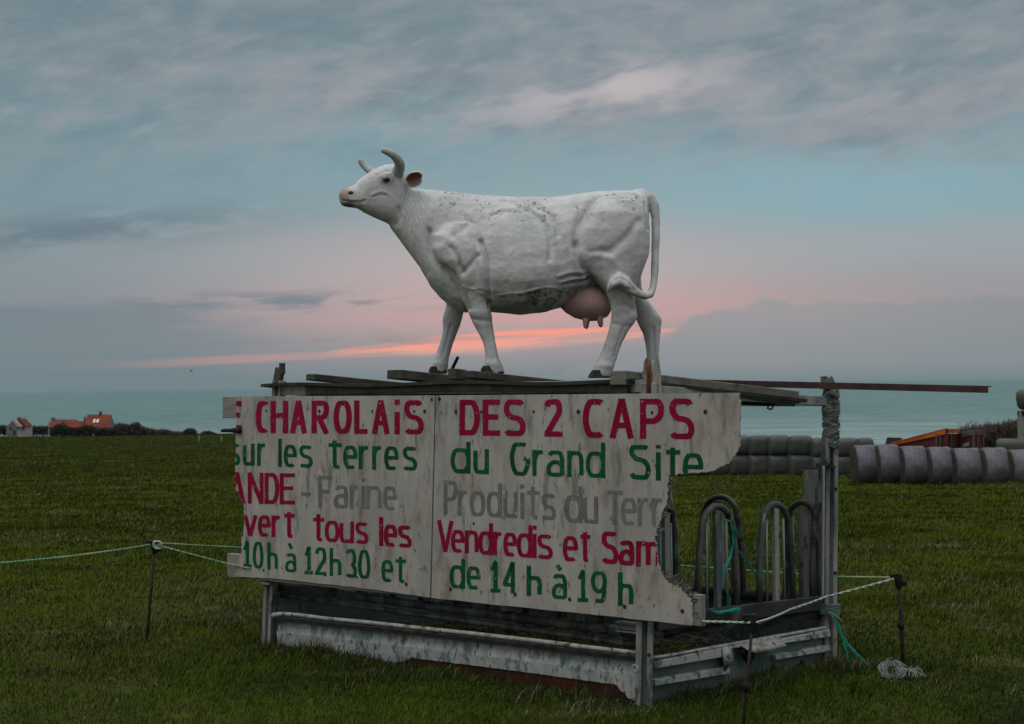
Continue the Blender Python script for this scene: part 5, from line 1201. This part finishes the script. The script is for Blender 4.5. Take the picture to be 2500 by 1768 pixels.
plate([(2350, 1084, .9), (2366, 1081, .1), (2366, 1089, .1), (2350, 1092, .9)], t2, 'plate', 'lip', .05)
# gate post at the right edge: dark drum on a weathered pole
t3 = thing('pole', 'weathered pole with a dark drum on its top at the right edge', 'pole', at(2497, 1100, 80))
kp = 80/FPX
mb = MB(); mb.beam(at(2499, 1110, 80), at(2497, 1002, 80), Vector((1, 0, 0)), 22*kp, 22*kp); mb.build('pole_shaft', M['batten'], t3, bevel=.03)
mb = MB(); cpt = at(2504, 1001, 80); mb.lathe(cpt, UP, [(0, 8*kp), (3*kp, 15*kp), (10*kp, 20*kp), (30*kp, 23*kp), (42*kp, 22*kp), (48*kp, 16*kp), (51*kp, 6*kp)], 20); mb.build('drum', M['silage'], t3, smooth=True)
mb = MB(); mb.lathe(at(2498, 1012, 80), UP, [(-4*kp, 13*kp), (8*kp, 14*kp)], 14); mb.build('strap', M['blackplastic'], t3)

M['scrub'] = mat('bare_brown_scrub', C(.060, .045, .040), C(.095, .075, .062), .8, .95, 0, (1, 1, 1), 0, 10)
M['scrubdark'] = mat('dark_scrub', C(.038, .036, .030), C(.055, .050, .040), .5, .95)
M['evergreen'] = mat('dark_hedge_leaf', C(.030, .033, .022), C(.048, .050, .030), .5, .95)
def scrub(name, lab, cat, outline, dep, base_py, nn, tw, ln, mk, seed, thick=2.0, grp=None, lean=0.0):
    """twiggy mass: its silhouette height at each pixel column, filled with branching twigs through its depth"""
    q = random.Random(seed); k = dep/FPX; mb = MB(); xs = [a for a, b in outline]; ys = [b for a, b in outline]
    wood = MB()
    for i in range(nn):
        x = q.uniform(xs[0], xs[-1]); top = np.interp(x, xs, ys); dd = q.uniform(-thick, thick)
        y = base_py-(base_py-top)*(q.random()**.62)
        P = at(x, y, dep+dd); L_ = ln*q.uniform(.5, 1.3)
        dirn = Vector((q.gauss(lean, .45), q.gauss(0, .4), q.uniform(.25, 1.0))).normalized()
        s = dirn.cross(Vector((q.gauss(0, 1), q.gauss(0, 1), q.gauss(0, 1)))).normalized()*tw*q.uniform(.5, 1.2)
        p1 = P+dirn*L_*.5+Vector((q.gauss(0, .1), 0, q.gauss(0, .1)))*L_*.4
        mb.add([P-s, P+s, p1+s*.6, p1-s*.6, P+dirn*L_], [(0, 1, 2, 3), (3, 2, 4)])
    o = mb.build(name, M[mk], None, fix=False); return tag(o, lab, cat, grp)
scrub('scrub', 'bare brown thorn scrub behind the trailers at the right edge', 'scrub', [(2330, 1078), (2400, 1052), (2440, 1046), (2470, 1040), (2500, 1038), (2540, 1040)], 110, 1105, 9000, .035, .55, 'scrub', 3, 3.0)
mb = MB(); q = random.Random(8)
for k in range(60):
    x0 = q.uniform(2335, 2385); dep = 104+q.uniform(-1, 1); P0 = at(x0, 1075, dep); lx = q.uniform(-10, 34); hy = q.uniform(22, 50)*(1-abs(x0-2362)/60)
    P1 = at(x0+lx*.4, 1075-hy*.6, dep); P2 = at(x0+lx, 1075-hy, dep); mb.tube([P0, P1, P2], [.035, .02, .006], 4, caps=False)
    for j in range(3):
        t = q.uniform(.3, .9); s_ = P0.lerp(P2, t); mb.tube([s_, s_+Vector((q.uniform(-.3, .5), 0, q.uniform(.2, .6)))], [.014, .004], 3, caps=False)
o = mb.build('thorn_bush', M['scrub']); tag(o, 'leafless bush with long windswept twigs behind the orange trailer', 'bush')

# ================================================================== HOUSES AND SCRUB AT THE LEFT (far off)
M['tile'] = mat('orange_red_roof_tile', C(.20, .048, .024), C(.14, .036, .022), .35, .85, 0, (1, 1, 1), .3, 2, [(C(.14, .04, .025), .5, .56, .7)])
M['tiledark'] = mat('dull_red_roof_tile', C(.17, .045, .03), C(.11, .035, .03), .5, .85)
M['render_w'] = mat('white_render', C(.46, .46, .45), C(.36, .36, .36), .4, .9)
M['stone'] = mat('grey_stone_gable', C(.21, .19, .18), C(.15, .14, .13), .8, .9)
M['darkwin'] = mat('dark_window', C(.03, .03, .035), None, rough=.3)
M['skylight'] = mat('pale_skylight_glass', C(.50, .55, .58), None, rough=.2, spec=.6)
dH = 455.0; kH = dH/FPX
HP = lambda X, Yy, dd=0.0: at(X/3.703, 950+Yy/3.703, dH+dd)          # from the enlarged view of the houses
def gab(parent, x0, x1, yr0, ye, yb, depth, gx=None, wallm='render_w', roofm='tile', xr0=None, xr1=None, fd=0.0, lab=None):
    """block with its ridge along the picture: front eaves x0..x1 at ye, ridge xr0..xr1 at yr0"""
    xr0 = x0 if xr0 is None else xr0; xr1 = x1 if xr1 is None else xr1
    e0, e1 = HP(x0, ye, fd), HP(x1, ye, fd); r0, r1 = HP(xr0, yr0, fd+depth/2), HP(xr1, yr0, fd+depth/2); b0, b1 = HP(x0, yb+60, fd), HP(x1, yb+60, fd)
    back = Vector((0, depth, 0)); mb = MB()
    gl, gr_ = Vector((e0.x, r0.y, r0.z)), Vector((e1.x, r1.y, r1.z))
    mb.add([b0, b1, e1, e0, b0+back, b1+back, e1+back, e0+back, HP(x0+4, yr0+6, fd+depth/2), HP(x1-4, yr0+6, fd+depth/2)],
           [(0, 1, 2, 3), (5, 4, 7, 6), (1, 5, 6, 9, 2), (4, 0, 3, 8, 7)])
    w = mb.build('wall', M[wallm], parent)
    o_ = Vector((0, -.35, -.25)); mb = MB(); mb.prism([e0+o_, e1+o_, r1, r0], Vector((0, -1, 1)), .2); mb.prism([r0, r1, e1+back+Vector((0, .35, -.25)), e0+back+Vector((0, .35, -.25))], Vector((0, 1, 1)), .2)
    r = mb.build('roof', M[roofm], parent); return w, r
def hbox(parent, name, mk, x0, x1, y0, y1, fd, dep):
    a, b = HP(x0, y1, fd), HP(x1, y0, fd); mb = MB(); mb.box(Vector(((a.x+b.x)/2, a.y+dep/2, (a.z+b.z)/2)), Vector(((b.x-a.x)/2, 0, 0)), Vector((0, dep/2, 0)), UP*(b.z-a.z)/2); return mb.build(name, M[mk], parent)
h1 = thing('house', 'long house with bright orange red tiled roofs and a tall right wing above the hedge', 'house', HP(720, 410))
w, r_ = gab(h1, 755, 975, 230, 352, 400, 9, xr0=790, xr1=1003, wallm='stone')
for x in (838, 868): 
    mb = MB(); mb.prism([HP(x, 302, 1.4), HP(x+22, 302, 1.4), HP(x+28, 272, 2.6), HP(x+8, 272, 2.6)], Vector((0, -1, .7)), .1); mb.build('skylight', M['skylight'], r_)
hbox(r_, 'chimney', 'tiledark', 896, 914, 203, 236, 4, 1.0)
for x in (790, 860, 900, 930): hbox(w, 'window', 'darkwin', x, x+20, 356, 376, -.1, .3)
# right gable end seen obliquely
mb = MB(); mb.prism([HP(975, 352, -.1), HP(945, 400, -.1), HP(945, 470, -.1), HP(1046, 470, 6), HP(1046, 350, 6), HP(1003, 240, 4.3)], Vector((.5, -1, 0)), .3); g_ = mb.build('gable', M['stone'], h1)
for x in (968, 996, 1026): hbox(g_, 'window', 'render_w', x, x+10, 352, 372, 1.2, .3)
w, r_ = gab(h1, 600, 770, 290, 352, 400, 7, fd=1.5, xr0=680, xr1=790, roofm='tile')
for x in (622, 655, 690, 725): hbox(w, 'window', 'darkwin', x, x+14, 356, 374, 1.4, .3)
w, r_ = gab(h1, 437, 690, 275, 336, 400, 8, fd=3, xr0=478, xr1=688, roofm='tiledark')
hbox(r_, 'chimney', 'stone', 460, 488, 256, 292, 6, 1.2)
mb = MB(); mb.prism([HP(532, 345, 1.0), HP(566, 300, 1.0), HP(604, 348, 1.0), HP(604, 400, 1.0), HP(532, 400, 1.0)], Vector((0, -1, 0)), 3); mb.build('dormer', M['render_w'], h1)
mb = MB(); mb.prism([HP(527, 346, .8), HP(566, 294, .8), HP(566, 302, .8), HP(534, 350, .8)], Vector((0, -1, 0)), 3.2); mb.prism([HP(566, 294, .8), HP(612, 352, .8), HP(604, 354, .8), HP(566, 302, .8)], Vector((0, -1, 0)), 3.2); mb.build('dormer_roof', M['tiledark'], h1)
h2 = thing('cottage', 'small grey gabled cottage with a dull red roof at the far left', 'cottage', HP(140, 410))
mb = MB(); mb.prism([HP(55, 345), HP(112, 285), HP(150, 330), HP(152, 345), HP(152, 470), HP(55, 470)], Vector((0, -1, 0)), 7); mb.build('wall', M['stone'], h2)
mb = MB(); mb.prism([HP(152, 345, .2), HP(192, 345, 1), HP(192, 470, 1), HP(152, 470, .2)], Vector((0, -1, 0)), 6); mb.prism([HP(192, 340, 1), HP(236, 335, 2), HP(236, 470, 2), HP(192, 470, 1)], Vector((0, -1, 0)), 6); mb.build('wall', M['render_w'], h2)
mb = MB(); mb.prism([HP(112, 282, -.2), HP(135, 274, -.2), HP(192, 338, -.2), HP(180, 346, -.2), HP(150, 336, -.2)], Vector((0, -1, 0)), 7); ob = mb.build('roof', M['render_w'], h2); ob['label'] = 'pale slate side of the roof'
mb = MB(); mb.prism([HP(135, 274, 1), HP(172, 268, 1), HP(238, 336, 1), HP(192, 342, 1)], Vector((0, -1, 0)), 6); mb.build('roof', M['tiledark'], h2)
hbox(h2, 'chimney', 'tiledark', 158, 180, 258, 285, 3, 1.0)
hbox(h2, 'window', 'darkwin', 88, 104, 345, 362, -.2, .3); hbox(h2, 'door', 'darkwin', 120, 136, 372, 408, -.2, .3)
hbox(h2, 'window', 'darkwin', 206, 218, 348, 366, .9, .4)
def Zx(l): return [(x/3.703, 950+y/3.703) for x, y in l]
HG = 'scrub and hedges along the far edge of the field'
scrub('hedge', 'low dark hedge between the small cottage and the long house', 'hedge', Zx([(-10, 342), (60, 352), (240, 352), (330, 356), (440, 352)]), 470, 950+425/3.703, 2600, .16, 1.0, 'scrubdark', 21, 2.5, HG)
scrub('hedge', 'dark hedge in front of the long orange roofed house', 'hedge', Zx([(455, 390), (520, 345), (560, 335), (600, 362), (700, 372), (770, 352), (830, 348), (870, 372), (960, 378), (1060, 372)]), 440, 950+432/3.703, 4200, .16, 1.0, 'evergreen', 22, 2.5, HG)
scrub('scrub', 'long brown scrub bank sloping down right of the houses', 'scrub', Zx([(1030, 375), (1050, 335), (1120, 335), (1170, 348), (1210, 325), (1255, 328), (1270, 360), (1350, 382), (1430, 400), (1480, 390), (1560, 412), (1660, 422), (1690, 434)]), 445, 950+438/3.703, 6500, .15, 1.1, 'scrub', 23, 3, HG)
scrub('bush', 'rounded dark bush at the right end of the far scrub bank', 'bush', Zx([(1655, 432), (1670, 392), (1700, 376), (1750, 374), (1768, 392), (1772, 436)]), 440, 950+440/3.703, 1500, .15, .8, 'scrubdark', 24, 2, HG)
scrub('bush', 'low dark bush between the two white posts', 'bush', Zx([(1800, 440), (1830, 410), (1880, 394), (1920, 405), (1960, 432), (2000, 446)]), 440, 950+448/3.703, 1600, .15, .8, 'scrubdark', 25, 2, HG)
scrub('bush', 'far bush just left of the sign behind the field', 'bush', Zx([(2020, 446), (2060, 432), (2120, 416), (2240, 410), (2420, 420), (2500, 446)]), 440, 950+452/3.703, 2400, .15, .8, 'scrub', 26, 2, HG)
for x, y0, y1, lb in ((1800, 420, 470, 'white fence post left of the low dark bush at the edge of the field'), (2003, 432, 472, 'white fence post right of the low dark bush at the edge of the field'), (845, 408, 432, 'white fence post in front of the orange roofed house')):
    b_ = gz(x/3.703, 950+y1/3.703); t_ = at(x/3.703, 950+y0/3.703, b_.y); mb = MB(); mb.beam(Vector((t_.x, t_.y, b_.z-.2)), t_, Vector((1, 0, 0)), .16, .16); mb.box(t_, Vector((.11, 0, 0)), Vector((0, .11, 0)), UP*.05)
    o = mb.build('fence_post', M['lip']); tag(o, lb, 'fence post', 'white posts along the far edge of the field')

# ================================================================== GRASS (uncountable): one object of blades
def vnoise(x, y, seed):
    g = np.random.default_rng(seed).random((64, 64)); xi = np.floor(x).astype(int); yi = np.floor(y).astype(int); fx = x-xi; fy = y-yi
    fx = fx*fx*(3-2*fx); fy = fy*fy*(3-2*fy); w = lambda a, b: g[a % 64, b % 64]
    return (w(xi, yi)*(1-fx)+w(xi+1, yi)*fx)*(1-fy)+(w(xi, yi+1)*(1-fx)+w(xi+1, yi+1)*fx)*fy
def fbm(x, y, s): return (vnoise(x, y, s)*.5+vnoise(x*2.1, y*2.1, s+1)*.28+vnoise(x*4.3, y*4.3, s+2)*.22)
NB = 760000
d = 8.9*(110/8.9)**(rng.random(NB)**1.10); a = rng.uniform(-.48, .48, NB); FB = 200000; fd = 95*(450/95)**rng.random(FB); fa_ = rng.uniform(-.48, -.06, FB)   # thinning out towards the far edge of the field
d[:FB] = fd; a[:FB] = fa_
bx = a*d; by = d
extra = 14000                                   # ranker growth at the foot of the feeder
tt = rng.random(extra); which = rng.random(extra)
ex = np.where(which < .62, A.x+(B.x-A.x)*tt, B.x+(Cc.x-B.x)*tt); ey = np.where(which < .62, A.y+(B.y-A.y)*tt, B.y+(Cc.y-B.y)*tt)
on_ = np.abs(rng.normal(0, .13, extra))+.015; nx_ = np.where(which < .62, nF.x, nR.x); ny_ = np.where(which < .62, nF.y, nR.y)
bx = np.concatenate([bx, ex+nx_*on_]); by = np.concatenate([by, ey+ny_*on_]); d = by
# tussocks
tus = [(845, 1592, .10, .20), (785, 1602, .08, .12), (1085, 1655, .10, .12), (1270, 1712, .14, .13), (1420, 1735, .10, .12), (1900, 1672, .12, .13), (1690, 1702, .12, .14), (2050, 1640, .12, .13), (300, 1570, .25, .10), (520, 1520, .3, .12), (2250, 1660, .25, .09), (930, 1660, .2, .11), (120, 1650, .2, .09)]
tx = []; ty = []; th_ = []
for (px, py, sp, hh) in tus:
    c = ground(px, py); m_ = 170; tx.append(c.x+rng.normal(0, sp*.6, m_)); ty.append(c.y+rng.normal(0, sp*.6, m_)); th_.append(np.full(m_, hh))
NT0 = len(bx); which_all = np.concatenate([np.full(NB, 9.), which, np.full(170*len(tus), 9.)]); bx = np.concatenate([bx]+tx); by = np.concatenate([by]+ty); d = by; tush = np.concatenate(th_)
n = len(bx); isx = np.arange(n) >= NB
keep = np.ones(n, bool)
for P0, P1 in ((A-nF*.03, B-nF*.03),):
    pass
pn = fbm(bx*.9, by*.5, 5); pn2 = fbm(bx*3.2, by*2.0, 11); pn3 = fbm(bx*.35+9, by*.2, 17)
hgt = (.023+.030*rng.random(n))*(.30+1.45*pn2)*np.clip(d/10, 1, 9)**.45
hgt = np.where(isx, hgt*1.15*(.35+1.0*vnoise(bx*5, by*5, 3)), hgt)
fr_t = (bx-A.x)/(B.x-A.x)
hgt = np.where(isx & (which_all < .62) & (fr_t > .52) & (fr_t < .95), hgt*.55, hgt)
hgt[NT0:] = tush*rng.uniform(.35, 1.0, len(tush))
long_ = rng.random(n) < np.where(isx, .05, .006); hgt = np.where(long_, hgt*2.1, hgt)
wdt = .0023*np.clip(d/10, 1, 34)**.95*rng.uniform(.7, 1.4, n)
ang = rng.uniform(0, 2*np.pi, n); lean = rng.uniform(.15, .8, n)*hgt
lx = np.cos(ang)*lean+.25*hgt; ly = np.sin(ang)*lean*.7
fa = rng.uniform(-.9, .9, n); wx = np.cos(fa)*wdt; wy = np.sin(fa)*wdt
bz = terrain(bx, by)-.012
V = np.empty((n, 5, 3), np.float32)
V[:, 0] = np.stack([bx-wx, by-wy, bz], 1); V[:, 1] = np.stack([bx+wx, by+wy, bz], 1)
V[:, 2] = np.stack([bx+wx*.7+lx*.35, by+wy*.7+ly*.35, bz+hgt*.6], 1); V[:, 3] = np.stack([bx-wx*.7+lx*.35, by-wy*.7+ly*.35, bz+hgt*.6], 1)
V[:, 4] = np.stack([bx+lx, by+ly, bz+hgt*np.clip(1-.25*rng.random(n), 0, 1)], 1)
i5 = (np.arange(n)*5)[:, None]; F = np.concatenate([i5+np.array([[0, 1, 2, 3]]), i5+np.array([[3, 2, 4]])], 1).ravel()
cnt = np.tile(np.array([4, 3]), n)
me = bpy.data.meshes.new('grass'); mesh_np(me, V.reshape(-1, 3), F, cnt)
g1_ = np.array([.034, .052, .005]); g2_ = np.array([.090, .117, .010]); g3_ = np.array([.013, .022, .005]); st_ = np.array([.15, .14, .075]); brn = np.array([.060, .048, .028])
mixv = np.clip((pn-.34)*3.2+rng.normal(0, .22, n), 0, 1)[:, None]
colr = g1_*(1-mixv)+g2_*mixv
dk = np.clip((.50-pn2)*5+rng.normal(0, .25, n), 0, 1)[:, None]*.75; colr = colr*(1-dk)+g3_*dk
drym = (np.clip((pn3-.56)*5, 0, 1)*.5+np.clip((fbm(bx*1.6+4, by*.8, 29)-.68)*14, 0, 1)*.8+.05)
isdry = rng.random(n) < np.where(isx, .22, drym*.55)
colr = np.where(isdry[:, None], st_*rng.uniform(.45, 1.15, (n, 1)), colr)
isb = rng.random(n) < np.where(isx, .45, .03+.10*np.clip((pn3-.5)*4, 0, 1)); colr = np.where(isb[:, None] & ~isdry[:, None], brn*rng.uniform(.6, 1.2, (n, 1)), colr)
colr = colr*(1-np.clip((15-d)/4, 0, 1)[:, None]*np.array([.24, .08, .10]))  # blades darken towards the viewer; vignette put into their colour
for (px, py, rx_, ry_) in [(40, 1125, 1.6, 1.6), (290, 1128, 1.6, 2.0), (160, 1180, .8, .8), (55, 1212, .9, .9), (10, 1240, .8, .8), (160, 1250, .5, .5), (300, 1258, .6, .5), (370, 1240, .5, .5), (315, 1285, .5, .5), (185, 1322, .45, .35), (75, 1332, .4, .3), (450, 1312, .4, .3), (330, 1268, .4, .4), (2330, 1485, .35, .25), (2440, 1620, .3, .2), (2290, 1335, .5, .4), (310, 1530, .35, .2), (140, 1545, .4, .2), (1400, 1745, .35, .15), (2060, 1620, .35, .12)]:
    c = gz(px, py); w_ = np.exp(-((bx-c.x)/rx_)**2-((by-c.y)/ry_)**2*1.0)*rng.uniform(.2, 1.3, n)
    k_ = (w_ > .45)[:, None]; colr = np.where(k_, (st_*1.0+brn*.6)*rng.uniform(.6, 1.2, (n, 1)), colr)
colr *= rng.uniform(.55, 1.45, (n, 1))
ca = me.color_attributes.new('blade', 'FLOAT_COLOR', 'POINT')
c4 = np.ones((n, 5, 4), np.float32); c4[:, :, :3] = colr[:, None, :]; c4[:, 4, :3] *= 1.15
ca.data.foreach_set('color', c4.ravel())
bmx = bpy.data.materials.new('grass_blades'); bmx.use_nodes = True; N = NT(bmx.node_tree); p = bmx.node_tree.nodes['Principled BSDF']
ab = N.new('ShaderNodeAttribute', attribute_name='blade'); N.put(p.inputs['Base Color'], ab.outputs['Color']); p.inputs['Roughness'].default_value = .85; p.inputs['Specular IOR Level'].default_value = .0
me.materials.append(bmx); me.shade_smooth()
og = bpy.data.objects.new('grass', me); COL.objects.link(og); og['kind'] = 'stuff'; og['label'] = 'short rough pasture grass'; og['category'] = 'grass'
# earth clods kicked up beside the right end of the feeder
M['earth'] = mat('dark_earth', C(.045, .036, .028), C(.075, .062, .048), 12, .95, 0, (1, 1, 1), .8, 40)
for i, (x, y, w, h_) in enumerate([(1796, 1660, 30, 14), (1880, 1648, 60, 24), (1955, 1632, 40, 22)]):
    c = gz(x, y); k = c.y/FPX; q = random.Random(i); rings = []
    for j in range(7):
        t = j/6; rr = math.cos(t*math.pi/2)
        rings.append([c+Vector((math.cos(a)*w*k*rr*(1+.25*math.sin(3*a+i)), math.sin(a)*w*k*.6*rr, -.03+h_*k*1.2*math.sin(t*math.pi/2)*(1+.2*math.sin(a*4+j)))) for a in [2*math.pi*m/18 for m in range(18)]])
    mb = MB(); mb.rings(rings); o = mb.build('earth_clod', M['earth'], None, smooth=True)
    tag(o, ['small dark earth mound below the broken rib', 'wide dark earth mound against the end sheet', 'dark earth mound beside the right corner post'][i], 'earth mound', 'earth mounds along the right end of the feeder')
# hay left in the feeder
q = random.Random(31); mb = MB()
for k in range(2600):
    s = q.uniform(.1, LF-.1); dd = q.uniform(.08, LR-.1); P = A+uF*s-nF*dd; hh = .10+.14*(s/LF)*math.exp(-((dd-.5)/.7)**2)
    P = Vector((P.x, P.y, q.uniform(0, hh+.05))); dr = Vector((q.gauss(0, 1), q.gauss(0, 1), q.gauss(.2, .5))).normalized(); L_ = q.uniform(.05, .16); s_ = dr.orthogonal().normalized()*.004
    mb.add([P-s_, P+s_, P+dr*L_], [(0, 1, 2)])
M['hay'] = mat('old_hay', C(.10, .085, .045), C(.16, .14, .075), 9, .95)
o = mb.build('hay', M['hay'], None, fix=False); o['kind'] = 'stuff'; o['label'] = 'old hay and grass lying in the feeder'; o['category'] = 'hay'

# ================================================================== sea air
mb = MB(); mb.box(Vector((0, 45000, -10)), Vector((75000, 0, 0)), Vector((0, 46000, 0)), Vector((0, 0, 23)))
hm = bpy.data.materials.new('sea_haze'); hm.use_nodes = True; ht = hm.node_tree
for nd in list(ht.nodes):
    if nd.type != 'OUTPUT_MATERIAL': ht.nodes.remove(nd)
pv = ht.nodes.new('ShaderNodeVolumePrincipled'); pv.inputs['Color'].default_value = (.42, .57, .62, 1); pv.inputs['Density'].default_value = 2.6e-5
ht.links.new(pv.outputs[0], ht.nodes['Material Output'].inputs['Volume'])
o = mb.build('haze', hm); o['kind'] = 'stuff'; o['label'] = 'thin sea haze fading the horizon'; o['category'] = 'haze'

mb = MB(); bp = at(467, 906, 160); kb = 160/FPX
mb.tube([bp+Vector((-4*kb, 0, 0)), bp, bp+Vector((4*kb, 0, .3*kb))], [.4*kb, 1.2*kb, .3*kb], 6)
for sg in (-1, 1): mb.add([bp+Vector((-1*kb, 0, .5*kb)), bp+Vector((1.5*kb, 0, .5*kb)), bp+Vector((1.5*kb, sg*5*kb, 2.4*kb)), bp+Vector((.2*kb, sg*5*kb, 2.4*kb))], [(0, 1, 2, 3)])
o = mb.build('bird', M['blackplastic']); tag(o, 'tiny dark bird flying low in the sky left of the feeder', 'bird')
